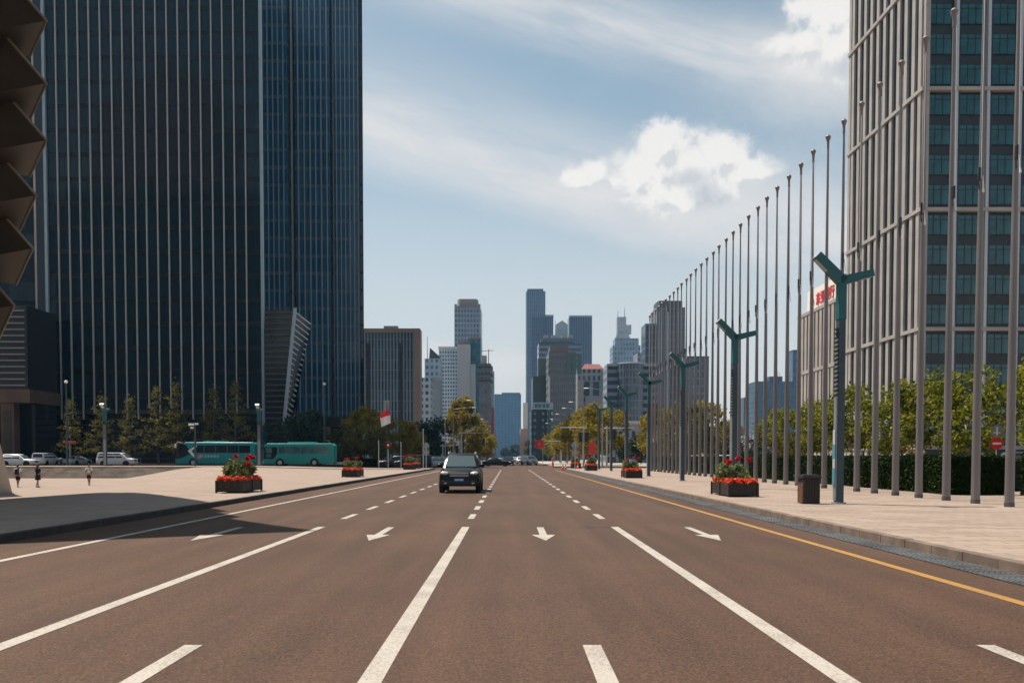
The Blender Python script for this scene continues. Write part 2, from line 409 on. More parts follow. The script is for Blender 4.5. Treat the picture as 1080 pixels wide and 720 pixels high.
def paving(name, c1, c2, tw, th, joint, rot=0.0):
    m = bpy.data.materials.new(name); m.use_nodes = True; t = m.node_tree; k = NT(t); b = t.nodes['Principled BSDF']
    tc = k.n('ShaderNodeTexCoord'); o = tc.outputs['Object']
    mp = k.n('ShaderNodeMapping'); mp.inputs['Rotation'].default_value = (0, 0, rot); t.links.new(o, mp.inputs[0])
    br = k.n('ShaderNodeTexBrick'); t.links.new(mp.outputs[0], br.inputs['Vector'])
    br.inputs['Color1'].default_value = c4(c1); br.inputs['Color2'].default_value = c4(c2); br.inputs['Mortar'].default_value = c4([x * .50 for x in c1])
    br.inputs['Scale'].default_value = 1.0; br.inputs['Brick Width'].default_value = tw; br.inputs['Row Height'].default_value = th
    br.inputs['Mortar Size'].default_value = joint; br.inputs['Mortar Smooth'].default_value = .2
    n = k.noise(o, .5, 5, .65); n2 = k.noise(o, 9, 4, .6)
    f = k.m('ADD', .71, k.m('ADD', k.m('MULTIPLY', n, .42), k.m('MULTIPLY', n2, .16)))
    mm = k.n('ShaderNodeVectorMath', operation='SCALE'); t.links.new(br.outputs[0], mm.inputs[0]); t.links.new(f, mm.inputs['Scale'])
    t.links.new(mm.outputs[0], b.inputs['Base Color']); b.inputs['Roughness'].default_value = .82; b.inputs['Specular IOR Level'].default_value = .3
    bn = k.n('ShaderNodeBump'); bn.inputs['Strength'].default_value = .15; bn.inputs['Distance'].default_value = .01
    t.links.new(k.noise(o, 40, 3), bn.inputs['Height']); t.links.new(bn.outputs[0], b.inputs['Normal'])
    return m
M['asphalt'] = asphalt()
M['paveL'] = paving('plaza_slabs', (.268, .203, .162), (.315, .240, .190), 1.2, .6, .012)
M['paveR'] = paving('pavement_slabs', (.262, .198, .155), (.355, .272, .215), .9, .3, .014)
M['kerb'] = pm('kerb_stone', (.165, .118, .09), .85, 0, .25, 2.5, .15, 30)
M['kerb_shade'] = pm('shaded_kerb_stone', (.034, .029, .027), .85, 0, .3, 2.0, .15, 30)  # kerb stone darkened: shade on the road face is painted into the colour
def paint(name, c, wear):
    m = bpy.data.materials.new(name); m.use_nodes = True; t = m.node_tree; k = NT(t); b = t.nodes['Principled BSDF']
    tc = k.n('ShaderNodeTexCoord'); o = tc.outputs['Object']
    n = k.noise(o, 30, 5, .7); n2 = k.noise(o, 1.2, 3, .6)
    f = k.m('MULTIPLY', k.ss(k.m('ADD', n, k.m('MULTIPLY', n2, .5)), .68, .92), wear)
    t.links.new(k.mix(f, c4(c), (.13, .09, .07, 1)), b.inputs['Base Color']); b.inputs['Roughness'].default_value = .7
    return m
M['mark'] = paint('white_road_paint', (.42, .375, .32), .55); M['markd'] = paint('worn_white_road_paint', (.27,.23,.20), .8)
M['yell'] = paint('yellow_road_paint', (.36, .185, .03), .4)

XL, XR = -9.10, 6.72          # kerb faces
gm = MB(); gm.raw([(-3500,-400,-1.6),(3500,-400,-1.6),(3500,5200,-1.6),(-3500,5200,-1.6)], [(0,1,2,3)])
ground = struct(gm.build('ground', pm('far_ground', (.12, .11, .09), .9, 0, .2, .05)))
rd = MB(); 
ys = [-60, 0, 20, 60, 112, 136, 200, 400, 900, 1500]
for a, b_ in zip(ys, ys[1:]): rd.face([(XL-.02, a, 0), (XR+.02, a, 0), (XR+.02, b_, 0), (XL-.02, b_, 0)])
road = struct(rd.build('road', M['asphalt']))
cs = MB(); xs = [-260, -60] + list(range(-36, -8, 3)) + [XL - .02]
for a, b_ in zip(xs, xs[1:]): cs.face([(a, 112, g_street(a)), (b_, 112, g_street(b_)), (b_, 136, g_street(b_)), (a, 136, g_street(a))])
cs.face([(XR+.02, 112, 0), (260, 112, 0), (260, 136, 0), (XR+.02, 136, 0)])
struct(cs.build('cross_street', M['asphalt']))
def gridsheet(name, xs, ys, zf, mat):
    v = [(x, y, zf(x, y)) for y in ys for x in xs]; n = len(xs)
    f = [(j*n+i, j*n+i+1, (j+1)*n+i+1, (j+1)*n+i) for j in range(len(ys)-1) for i in range(n-1)]
    o = MB().raw(v, f).build(name, mat); autosmooth(o, 60); return o
struct(gridsheet('plaza_paving', [-260, -120, -70, -50] + [-44 + i * 1.5 for i in range(23)] + [XL - .16], [-60, -20, 0, 20, 40, 60] + [70 + i * 2 for i in range(16)], g_plaza, M['paveL']))
# steps up from the sunken square to the cross street
stp = MB(); 
for i in range(6):
    z1 = -0.80 + (i + 1) * 0.208; y0 = 100 + i * .62
    stp.box(-190, -30, y0, 104.6, z1 - .208, z1 - .002 * (5 - i))
struct(stp.build('steps', pm('step_stone', (.34, .285, .24), .85, 0, .25, .9)))
stl = MB(); 
xs2 = [-260, -60] + list(range(-36, -9, 3)) + [XL - .16]
for a, b_ in zip(xs2, xs2[1:]): stl.face([(a, 103, g_street(a) + .158), (b_, 103, g_street(b_) + .158), (b_, 112, g_street(b_) + .158), (a, 112, g_street(a) + .158)])
struct(stl.build('street_pavement', M['paveL']))
pv = MB(); pv.raw([(XR+.16,-60,.15),(260,-60,.15),(260,112,.15),(XR+.16,112,.15)], [(0,1,2,3)])
struct(pv.build('pavement', M['paveR']))
fp = MB()
fp.raw([(XR+.16,136,.15),(700,136,.15),(700,1500,.15),(XR+.16,1500,.15)], [(0,1,2,3)])
for a, b_ in zip(xs2, xs2[1:]): fp.face([(a, 136, g_street(a) + .15), (b_, 136, g_street(b_) + .15), (b_, 1500, g_street(b_) + .15), (a, 1500, g_street(a) + .15)])
struct(fp.build('far_pavement', M['concrete']))
# kerbs, laid stone by stone
def kerb(name, x0, x1, mat, y0, y1, step, chute=()):
    k = MB(); y = y0
    while y < y1:
        L = step if y > -5 and y < 70 else step * 4
        h = .15 + rng.uniform(-.004, .004); j = rng.uniform(-.004, .004)
        k.bbox(x0 + j, x1 + j, y + .004, min(y + L, y1) - .004, -.1, h + .004, .012); y += L
    return struct(k.build(name, mat))
kerb('kerb', XR, XR + .17, M['kerb'], -40, 112, .99)
kerb('kerb', XL - .17, XL, M['kerb_shade'], -40, 112, .99)
kerb('kerb', XR, XR + .17, M['kerb'], 136, 700, 6)
kerb('kerb', XL - .17, XL, M['kerb'], 136, 700, 6)
ks = MB(); 
for a, b_ in zip(xs2, xs2[1:]): ks.hexa([(a,111.9,g_street(a)-.1),(b_,111.9,g_street(b_)-.1),(b_,112.06,g_street(b_)-.1),(a,112.06,g_street(a)-.1),(a,111.9,g_street(a)+.163),(b_,111.9,g_street(b_)+.163),(b_,112.06,g_street(b_)+.163),(a,112.06,g_street(a)+.163)])
struct(ks.build('kerb', M['kerb']))
# painted lines: each a part of the road
zm = .004
def strip(name, x, y0, y1, wd, mat, z=zm):
    m = MB(); n = max(1, int((y1 - y0) / 12)); 
    for i in range(n):
        a, b_ = y0 + (y1 - y0) * i / n, y0 + (y1 - y0) * (i + 1) / n
        m.face([(x - wd/2, a, z), (x + wd/2, a, z), (x + wd/2, b_, z), (x - wd/2, b_, z)])
    return m.build(name, mat, road)
strip('edge_line', -7.58, -40, 108, .15, M['mark']); strip('edge_line', 5.43, -40, 108, .15, M['yell'])
lanes = (-4.15, -.96, 2.33)
for x in lanes:
    strip('lane_line', x, -40, 20.1, .165, M['mark'])
    strip('lane_line', x, 98, 108, .15, M['markd'])
dash = MB(); dash.face([(-.08,-.93,zm),(.08,-.93,zm),(.08,.93,zm),(-.08,.93,zm)]); dme = dash.mesh('lane_dash', M['mark'])
for x in lanes:
    for i in range(19):
        o = bpy.data.objects.new('lane_dash', dme); col.objects.link(o); o.parent = road; o.location = (x, 23.65 + 3.96 * i, 0)
ar = MB(); 
ar.face([(-.075, 0, zm), (-.075, -1.95, zm), (.075, -1.95, zm), (.075, 0, zm)])
ar.face([(-.235, -1.95, zm), (0, -3.2, zm), (.235, -1.95, zm)])
ame = ar.mesh('arrow_marking', M['mark'])
for x in (-5.9, -2.6, .68, 3.92):
    for y in (20.0, 7.45):
        o = bpy.data.objects.new('arrow_marking', ame); col.objects.link(o); o.parent = road; o.location = (x, y, 0)
M['seam'] = pm('tar_seam', (.035, .022, .018), .7)
sj = MB(); sj.face([(1.62, 19.9, zm), (2.25, 19.9, zm), (2.25, 20.0, zm), (1.62, 20.0, zm)]); sj.build('joint_seam', M['seam'], road)
sj = MB()
pts = [(-7.4 + i * .9, 18.6 + rng.uniform(-.03, .03)) for i in range(15)]
for p, q in zip(pts, pts[1:]): sj.face([(p[0], p[1], zm*.6), (q[0], q[1], zm*.6), (q[0], q[1] + .018, zm*.6), (p[0], p[1] + .018, zm*.6)])
sj.build('joint_seam', M['seam'], road)
# drain channel with slotted cover along the kerb
g1 = MB(); g1.face([(6.16,-20,.003),(6.70,-20,.003),(6.70,104,.003),(6.16,104,.003)])
chan = g1.build('drain_channel', M['dark'], road)
g2 = MB(); y = 4.0
while y < 70:
    for i in range(7): g2.box(6.19 + i * .075, 6.215 + i * .075, y + .01, y + .49, .005, .016)
    for t_ in (0, .24, .47): g2.box(6.175, 6.685, y + t_ + .003, y + t_ + .022, .0045, .0145)
    y += .5
g2.build('drain_grating', pm('galvanised_grating', (.17, .175, .18), .5, .4, .3, 1.2), road)
# ------------------------------------------------------------------ buildings near the crossing
def finset(root, name, xs, y, w_, d_, z0, z1, mat, zvar=0.0):
    me = None
    for x in xs:
        za = z0 + (rng.choice((0, 0, .9, 1.8)) if zvar else 0)
        m = MB(); m.box(-w_/2, w_/2, -d_, -.003, 0, z1 - za)
        o = m.build(name, mat, root); o.location = (x, y, za)
def dark_tower():
    D = 150; x0, x1 = X(48, D, 250), X(278.5, D, 250); H = 96
    r = thing('office_tower', 'black glass tower with thin pale vertical fins behind the coaches', 'skyscraper', ((x0+x1)/2, D, .3))
    cx = (x0+x1)/2; hw = (x1-x0)/2
    fm = facade('black_curtain_wall', (.002,.006,.008), (.002,.013,.020), 1.82, 3.9, .95, .80, ou=-.1, grough=.07, wrough=.25, rnd=.5, blind=(.004,.020,.028), spec=.34, wob=.012)
    b = MB(); b.prism([(-hw,0),(hw,0),(hw-9.5,36),(-hw,36)], 9.0, H); b.build('curtain_wall', fm, r)
    b = MB(); b.prism([(-hw+1.2,1.8),(hw-1.2,1.8),(hw-10.5,35),(-hw+1.2,35)], 0, 9.0); b.build('podium', facade('podium_glass', (.010,.011,.012), (.006,.009,.011), 60, 1.1, 1, .82, grough=.1, rnd=.0), r)
    b = MB(); b.prism([(-hw-.1,-.12),(hw+.1,-.12),(hw-9.3,36.1),(-hw-.1,36.1)], 8.3, 8.99); b.build('cornice', M['dark'], r)
    finset(r, 'fin', [X(62.5 + 11.62 * i, D, 250) - cx for i in range(18)], 0, .17, .32, 7.4, H, M['alu'], 1)
    finset(r, 'corner_fin', [-hw + .3, hw - .25], 0, .45, .5, 6.0, H, M['alu2'])
    b = MB(); b.box(-hw - 2.0, -hw - .01, 1.0, 30, 0, H); b.build('stair_core', pm('dark_blue_panel', (.012,.022,.035), .3, 0, .2, .2), r)
    b = MB(); b.box(X(29.5, D, 250)-cx, -hw - 2.02, 2.0, 34, 24.6, H); b.build('stone_pier', M['stone'], r)
    b = MB(); b.box(X(-40, D)-cx, X(29.4, D, 250)-cx, 3.0, 34, 0, H - 20); b.build('dark_wing', facade('wing_glass', (.012,.02,.026), (.006,.014,.02), 1.5, 3.9, .9, .8, spec=.15), r)
    for px in (27, 40.5):
        b = MB(); b.box(X(px-2, D)-cx, X(px+2, D)-cx, -6, -5.4, 0, 3.6); b.build('entrance_post', M['lightgrey'], r)
dark_tower()
def louvre_block():
    D = 138; x0, x1 = X(-60, D), X(31, D)
    r = thing('louvred_building', 'dark block with horizontal sunshade louvres over a brown stone portal', 'building', (x0, D, .3))
    w_ = x1 - x0
    b = MB(); b.box(0, w_, 0, 9, 11.4, 24.0); b.build('wall', pm('dark_wall', (.012,.015,.018), .4, 0, .2, .3), r)
    b = MB(); 
    for i in range(13): b.box(0, w_ - .2, -.5, -.02, 11.9 + i * .93, 12.12 + i * .93)
    b.build('louvre_screen', pm('grey_louvre', (.20,.205,.20), .5, .2, .15, .3), r)
    b = MB(); b.box(-.1, w_ + .6, -.7, 8.9, 9.4, 11.38); b.build('portal_beam', M['brownstone'], r)
    for px0, px1 in ((3, 17), (-30, -16)):
        b = MB(); a, c = X(px0, D) - x0, X(px1, D) - x0
        b.box(a, c, -.4, 1.2, 0, 9.38); p = b.build('portal_column', M['brownstone'], r)
        b = MB(); b.box(a + .45, c - .45, -.47, -.402, 1.2, 8.2); b.build('column_panel', pm('bronze_panel', (.05,.033,.025), .5, .2, .3, 1), p)
    b = MB(); b.box(0, w_ - .2, 2.2, 8.8, 0, 9.35); b.build('entrance_glass', pm('entrance_dark_glass', (.008,.011,.013), .1), r)
louvre_block()
def blue_tower():
    D = 190; x0 = X(277, D); r = thing('office_tower', 'tall blue grey ribbed glass tower with dark vertical grooves beside the black tower', 'skyscraper', (X(330, D), D, 0.3))
    cx = X(330, D); H = 112
    fm = facade('blue_curtain_wall', (.045,.11,.165), (.007,.068,.140), .95, 3.6, .86, .80, grough=.12, wrough=.4, rnd=.7, blind=(.03,.14,.24), spec=.45, wob=.03)
    fd = facade('groove_glass', (.008,.012,.016), (.006,.010,.014), 1.2, 3.6, .9, .85, rnd=.4)
    secs = [(272, 304, 0, fm, H), (304, 311, 2.0, fd, H - 1), (311, 348, .6, fm, H + 2), (348, 352, 2.6, fd, H), (352, 380, .6, fm, H + 1), (380, 383.3, .0, fd, H + 1)]
    for a, c, dy, mt, h in secs:
        b = MB(); a_, c_ = X(a, D, 250)-cx, X(c, D, 250)-cx - .01; b.prism([(a_,dy),(c_,dy),(c_ - 3.2*(12-dy)/12 if a > 351 else c_, 12 if a > 351 else 10),(a_ - (3.0 if a > 379 else 0), 12 if a > 379 else (8 if a > 351 else 10))], 8 if a > 300 else 0, h); b.build('glass_bay', mt, r)
    for px in (283.5, 289, 294.5, 300): finset(r, 'rib', [X(px, D, 250)-cx], 0, .16, .3, 8, H, M['alu2'])
    finset(r, 'rib', [X(306.8, D, 250)-cx], 2.0, .42, .5, 8, H - 1, M['alu'])
    for px in (314.8, 321, 327.2, 333, 339, 345): finset(r, 'rib', [X(px, D, 250)-cx], .6, .2, .35, 8, H, M['alu2'])
    finset(r, 'rib', [X(350, D, 250)-cx], 2.6, .3, .4, 8, H, M['alu'])
    for px in (355, 359.6, 364.2, 369, 373.6, 378): finset(r, 'rib', [X(px, D, 250)-cx], .6, .16, .35, 8, H, M['alu2'])
    b = MB(); b.box(X(301, D)-cx, X(386, D)-cx, -6, 11, 7.4, 9.3); b.build('canopy', M['dark'], r)
    for px in (322, 350, 376):
        b = MB(); b.box(X(px, D)-cx - .35, X(px, D)-cx + .35, -4, -3.2, 0, 7.39); b.build('canopy_column', M['grey'], r)
    b = MB(); b.box(X(305, D)-cx, X(380, D)-cx, 3, 10, 0, 7.39); b.build('lobby', pm('lobby_glass', (.014,.026,.034), .1), r)
blue_tower()
def slanted_annex():
    D = 143; r = thing('annex', 'low dark annex wrapped in horizontal louvres with a leaning corner', 'building', (X(280, D), D, .3))
    ox = X(280, D); zb, zt = 6.0, Z(327, D) - .3; zr = Z(341, 160)
    p = [(0.05,0,zb),(X(299,D)-ox,0,zb),(X(303,160)-ox,17,zb),(0.05,17,zb),(0.05,0,zt),(X(312,D)-ox,0,zt),(X(328,160)-ox,17,zr),(0.05,17,zt)]
    b = MB(); b.hexa(p); b.build('glass_volume', pm('annex_glass', (.012,.017,.02), .15, 0, .3, .3), r)
    f = MB(); s = MB(); n = 21
    for i in range(n):
        t = (i + .4) / n; z = zb + (zt - zb) * t
        xe = (X(299,D) + (X(312,D) - X(299,D)) * t) - ox
        f.box(0.1, xe + .12, -.34, -.02, z, z + .2)
        zz = zb + (zr - zb) * t; xf = (X(303,160) + (X(328,160) - X(303,160)) * t) - ox
        s.hexa([(xe+.02,-.3,z),(xe+.34,-.34,z),(xf+.34,17,zz),(xf+.02,17,zz),(xe+.02,-.3,z+.19),(xe+.34,-.34,z+.19),(xf+.34,17,zz+.19),(xf+.02,17,zz+.19)])
    f.build('front_louvres', pm('dark_louvre', (.055,.062,.062), .5, .2, .15, .3), r)
    s.build('side_louvres', M['lightgrey'], r)
    e = MB(); e.hexa([(X(299,D)-ox-.1,-.45,zb),(X(299,D)-ox+.35,-.45,zb),(X(299,D)-ox+.35,.0,zb),(X(299,D)-ox-.1,-.01,zb),(X(312,D)-ox-.1,-.45,zt+.3),(X(312,D)-ox+.35,-.45,zt+.3),(X(312,D)-ox+.35,0,zt+.3),(X(312,D)-ox-.1,-.01,zt+.3)])
    e.build('corner_mullion', M['alu2'], r)
    b = MB(); b.box(.3, X(297,D)-ox, 1, 15, 0, zb - .01); b.build('base', M['dark'], r)
slanted_annex()

def folded_hall():
    """leaning folded building at the edge of the square; its roof corner throws the pointed shadow"""
    r = thing('folded_hall', 'bronze clad hall with jagged overhanging folds on a pale stone foot', 'building', (-34, 60, -.8))
    ro = Vector((-34, 60, -.8))
    def L(p): return tuple(Vector(p) - ro)
    T = Vector((-13.35, 24.75, 22.0)); E0 = Vector((-32.6, 60.3, -.8))
    A = T + Vector((-.86, -.51, 0)) * 30; B = Vector((-72, 34, 22)); C = Vector((-52, 72, 22)); F0 = E0 + (T - E0) * .02
    inner = Vector((-2.6, -1.2, 0))
    e0 = Vector((-38.5, 56.5, -.8)); e1 = Vector((-31.5, 51.0, 8.2)); e2 = E0 + (T - E0) * .45 + Vector((-2.4, 0, .0)); e3 = E0 + (T - E0) * .8 + Vector((-.45, 0, .0))
    g0 = Vector((-46, 44, -.8)); g1 = Vector((-64, 48, -.8)); g2 = Vector((-52, 70, -.8))
    body = MB()
    body.face([L(e0), L(e1), L(g0)]); body.face([L(e1), L(e2), L(A), L(g0)]); body.face([L(e2), L(e3), L(A)]); body.face([L(e3), L(T), L(A)])
    body.face([L(g0), L(A), L(B), L(g1)]); body.face([L(g1), L(B), L(C), L(g2)]); body.face([L(g2), L(C), L(e1), L(e0)]); body.face([L(C), L(e2), L(e1)]); body.face([L(C), L(e3), L(e2)]); body.face([L(C), L(T), L(e3)])
    body.face([L(T), L(C), L(B), L(A)]); body.face([L(e0), L(g0), L(g1), L(g2)])
    body.build('shell', M['bronze'], r)
    b = MB(); b.hexa([L(p + Vector((0,0,.02))) for p in (T + Vector((.05,-.02,0)), C, B, A)] + [L(p + Vector((0,0,.5))) for p in (T + Vector((.05,-.02,0)), C, B, A)]); b.build('roof', M['bronzel'], r)
    # folds along the leaning edge
    def on(y_px):
        lo, hi = 0.0, .999
        for _ in range(50):
            t = (lo + hi) / 2; p = E0 + (T - E0) * t
            y = HY - F_PX * (p.z - CAMZ) / p.y
            if y > y_px: lo = t
            else: hi = t
        return E0 + (T - E0) * lo
    for px, py in ((-4, -235), (20, -135), (40, -48), (49, 22), (49, 88), (49, 148), (38, 206), (34.5, 262), (15, 322)):
        p = on(py); xx, zz = XZ(px, py, p.y); tip = Vector((xx, p.y, zz)); s = p.y / 36.0
        def pt(dx, dy, dd): 
            D_ = p.y + dd; a_, b_ = XZ(px + dx, py + dy, D_); return Vector((a_, D_, b_))
        q = pt(-100, -116, -2.0); i_ = pt(-17.5, 38, 3.6); d = pt(-120, 22, .6); u = pt(-60, -20, 5.5)
        m = MB(); V = [L(v) for v in (tip, q, i_, d, u)]
        m.raw(V, [(0,1,3),(0,3,2),(0,2,4),(0,4,1),(1,4,3),(2,3,4)])
        f = m.build('fold', M['bronze'], r)
        e = MB(); e.tube(L(tip), L(q), .055 * s, n=6); e.tube(L(tip), L(i_), .045 * s, n=6); e.build('fold_lit_rim', M['bronzel'], f)  # slim paler tubes paint a lit rim along each fold
    # pale foot, leaning back, clad in large slabs
    m = MB(); zt = 8.2
    a0 = Vector((X(12.5, 60.3), 60.3, -.9)); a1 = Vector((X(-2, 58), 58, 3.0)); a2 = Vector((X(-16, 54.5), 54.5, 7.4)); k0 = Vector((-46, 44, -.8)); k2 = Vector((-42, 43, 7.4))
    off = Vector((-3.6, 3.2, 0))
    ring = [a0, a1, a2, k2, k0]
    V = [L(v + Vector((.0, -.0, 0))) for v in ring] + [L(v + off) for v in ring]
    m.raw(V, [(0,1,2,3,4),(9,8,7,6,5),(0,5,6,1),(1,6,7,2),(2,7,8,3),(3,8,9,4),(4,9,5,0)])
    m.build('stone_foot', pm('pale_foot_slabs', (.50,.43,.37), .8, 0, .08, .5, .1, 5), r)
folded_hall()

def right_tower():
    D = 124.0; x0 = X(968.5, D); dep = 27.0; H = 92; bw = 4.28; nb = 9; fh = 16.0 / 4
    r = thing('office_tower', 'beige stone ribbed tower with teal windows behind the flagpoles', 'skyscraper', (x0, D, 0.15))
    z0 = 18.8 - .15 - 16.0           # level of the first stone band
    glassm = pm('tower_window_glass', (.010,.085,.100), .06, 0, .45, .25, spec=.6)
    spm = pm('tower_spandrel', (.012,.015,.017), .35, 0, .2, .3)
    stone = pm('tower_stone', (.34,.31,.285), .75, 0, .12, .25, .08, 5)
    W_ = bw * nb
    b = MB(); b.box(.3, W_ - .3, .45, dep - .3, 0, H - .6); b.build('core_wall', spm, r)
    wm = MB(); wm.box(.62, bw - .68, .18, .44, .0, 2.55)
    wme = wm.mesh('window', glassm)
    fr = MB()
    for xx in (.62 + (bw - 1.3) / 3, .62 + 2 * (bw - 1.3) / 3): fr.box(xx - .03, xx + .03, .12, .178, .0, 2.55)
    fr.box(.62, bw - .68, .12, .177, 1.98, 2.04)
    fme = fr.mesh('mullion', M['dark'])
    for i in range(6):
        for j in range(16):
            z = z0 + .75 + (j - 0) * fh
            if z + 2.6 > H - 1: continue
            o = bpy.data.objects.new('window', wme); col.objects.link(o); o.parent = r; o.location = (i * bw, 0, z)
            o2 = bpy.data.objects.new('mullion', fme); col.objects.link(o2); o2.parent = o
    for i in range(nb + 1):
        m = MB(); wd = .62 if i == 0 else .40
        m.box(-.02 if i == 0 else -wd/2, wd if i == 0 else wd/2, -.32, .43, 0, H); p = m.build('front_pier', stone if i == 0 else M['lightgrey'], r); p.location = (i * bw, 0, 0)
        if i: 
            m = MB(); m.box(.22, .62, .02, .44, 0, H - .5); m.build('shaft_glass', pm('shaft_glass_%d' % i, (.012,.022,.05), .1), p)
    for j in range(6):
        z = z0 + j * 16.0
        m = MB(); m.box(-.1, W_, -.42, .40, z - .25, z + .25); m.build('stone_band', stone, r)
        m = MB(); m.box(-.42, .38, -.40, dep, z - .22, z + .28); m.build('stone_band', stone, r)
    n = 11; pit = dep / n
    gw = MB(); gw.box(.062, .28, .5, dep - .2, 0, H - .7); gw.build('side_glass', pm('dark_slit_glass', (.008,.022,.028), .1), r)
    for i in range(n + 1):
        m = MB(); m.box(-.25, .06, 0, .95, 0, H)
        o = m.build('side_pier', stone, r); o.location = (0, min(i * pit, dep - 1.12) if i else .44, 0)
    m = MB(); m.box(0, W_, 0, dep, H - .5, H + 1); m.build('parapet', stone, r)
    return x0, D, dep
rt_x, rt_D, rt_dep = right_tower()
def bank_block():
    y0 = rt_D + rt_dep + 1.5; y1 = 176.0
    x = rt_x; r = thing('bank_building', 'lower beige ribbed block carrying a white rooftop sign wall with red characters', 'building', (x, y0, .15))
    stone = pm('bank_stone', (.33,.29,.26), .75, 0, .12, .25, .08, 5); L_ = y1 - y0; H = 28.0
    b = MB(); b.box(.35, 34, .4, L_ - .3, 0, H - .6); b.build('core_wall', pm('bank_slit', (.03,.033,.035), .3, 0, .3, .3), r)
    n = 12
    for i in range(n):
        m = MB(); m.box(-.2, .34, 0, 1.25, 0, H - .02); o = m.build('pier', stone, r); o.location = (0, i * (L_ - 1.25) / (n - 1), 0)
    for z in (6, 17.2, H):
        m = MB(); m.box(-.3, 34, -.1, L_ + .1, z - .3, z + .3); m.build('stone_band', stone, r)
    sy0, sy1 = y0 + 1.0, 171.0
    m = MB(); m.box(-.05, 5, sy0 - y0, sy1 - y0, H + .31, H + 4.0)
    s = m.build('sign_wall', pm('sign_white', (.80,.74,.66), .6, 0, .04, .5), r)
    cu = bpy.data.curves.new('characters', 'FONT'); cu.body = '\u4e1c\u4e9a\u94f6\u884c'; cu.size = 2.35; cu.extrude = .06; cu.offset = .03
    to = bpy.data.objects.new('tmp', cu); col.objects.link(to); bpy.context.view_layer.update()
    me = bpy.data.meshes.new_from_object(to.evaluated_get(bpy.context.evaluated_depsgraph_get())); bpy.data.objects.remove(to)
    me.materials.clear(); me.materials.append(M['red'])
    o = bpy.data.objects.new('characters', me); col.objects.link(o); o.parent = s
    # text runs towards the camera along -Y, facing -X
    o.matrix_local = Matrix.Translation((-.13, 166.0 - y0, H + .95)) @ Matrix(((0,0,-1,0),(-1,0,0,0),(0,1,0,0),(0,0,0,1)))
    e = MB()
    def ring(cy, cz, ry, rz, a0, a1, wd):
        n = 18; P = [(-.19, cy - ry * math.cos(R(a0 + (a1-a0)*i/n)), cz + rz * math.sin(R(a0 + (a1-a0)*i/n))) for i in range(n + 1)]
        e.path(P, [wd * (.45 + .55 * math.sin(math.pi * i / n)) for i in range(n + 1)], 6)
    cy, cz = 168.0 - y0, H + 1.9
    ring(cy, cz - .25, .75, .72, -60, 250, .17); ring(cy - .05, cz + .75, .5, .75, 30, 290, .15); ring(cy + .2, cz - .1, .28, .3, 0, 360, .12)
    e.build('emblem', M['red'], s)
bank_block()

def reflected_tower():
    """stands behind the viewer; the black glass tower mirrors it"""
    r = thing('office_tower', 'brown stepped tower seen only as a dim mirror image in the black glass tower', 'skyscraper', (-132, -44, .15))
    fb = facade('brown_tower_wall', (.36,.25,.19), (.03,.035,.04), 3.2, 4.0, .5, .5)
    for nm, p, m_ in (('wide_base', (-41, 40, -30, 0, 0, 100), facade('green_base_wall', (.06,.085,.08), (.02,.03,.03), 3.2, 4, .6, .6)), ('shaft', (-23, 23, -26, 1.5, 100.02, 134), fb), ('upper_step', (-15, 20, -24, 0, 134.02, 142), fb), ('crown', (-6, 13, -20, -2, 142.02, 149), fb)):
        b = MB(); b.box(*p); b.build(nm, m_, r)
reflected_tower()
# ------------------------------------------------------------------ city in the distance
def block(r, name, mat, x0, x1, y0, y1, z0, z1): 
    b = MB(); b.box(x0, x1, y0, y1, z0, z1); return b.build(name, mat, r)
def tower(px0, px1, py, D, depth, mat, label, name='tower_block', cat='building', base=0.15):
    """upright block from its measured outline at its own distance; returns root, half width and height"""
    x0, x1 = X(px0, D), X(px1, D); h = Z(py, D) - base; hw = (x1 - x0) / 2
    r = thing(name, label, cat, ((x0 + x1) / 2, D, base))
    # the wall that faces away from the road axis is drawn in a little, as on the splayed plots along this avenue
    kx = 1.0
    sgn = 1 if (x0 + x1) < 0 else -1
    b = MB()
    if sgn > 0: poly = [(-hw, 0), (hw, 0), (hw + min(depth * .10, 1.5) * .3, depth), (-hw, depth)]
    else: poly = [(-hw, 0), (hw, 0), (hw, depth), (-hw - .3, depth)]
    b.prism(poly, 0, h); b.build('wall', mat, r)
    return r, hw, h
def haze_tint(c, k=1.0): return (c[0] * (1 - .16 * k), c[1] * (1 + .01 * k), c[2] * (1 + .20 * k))  # shifts wall colours towards blue, painting distance haze into them
def fa(name, wall, glass, *a, **kw): return facade(name, haze_tint(wall, .8), haze_tint(glass), *a, **kw)
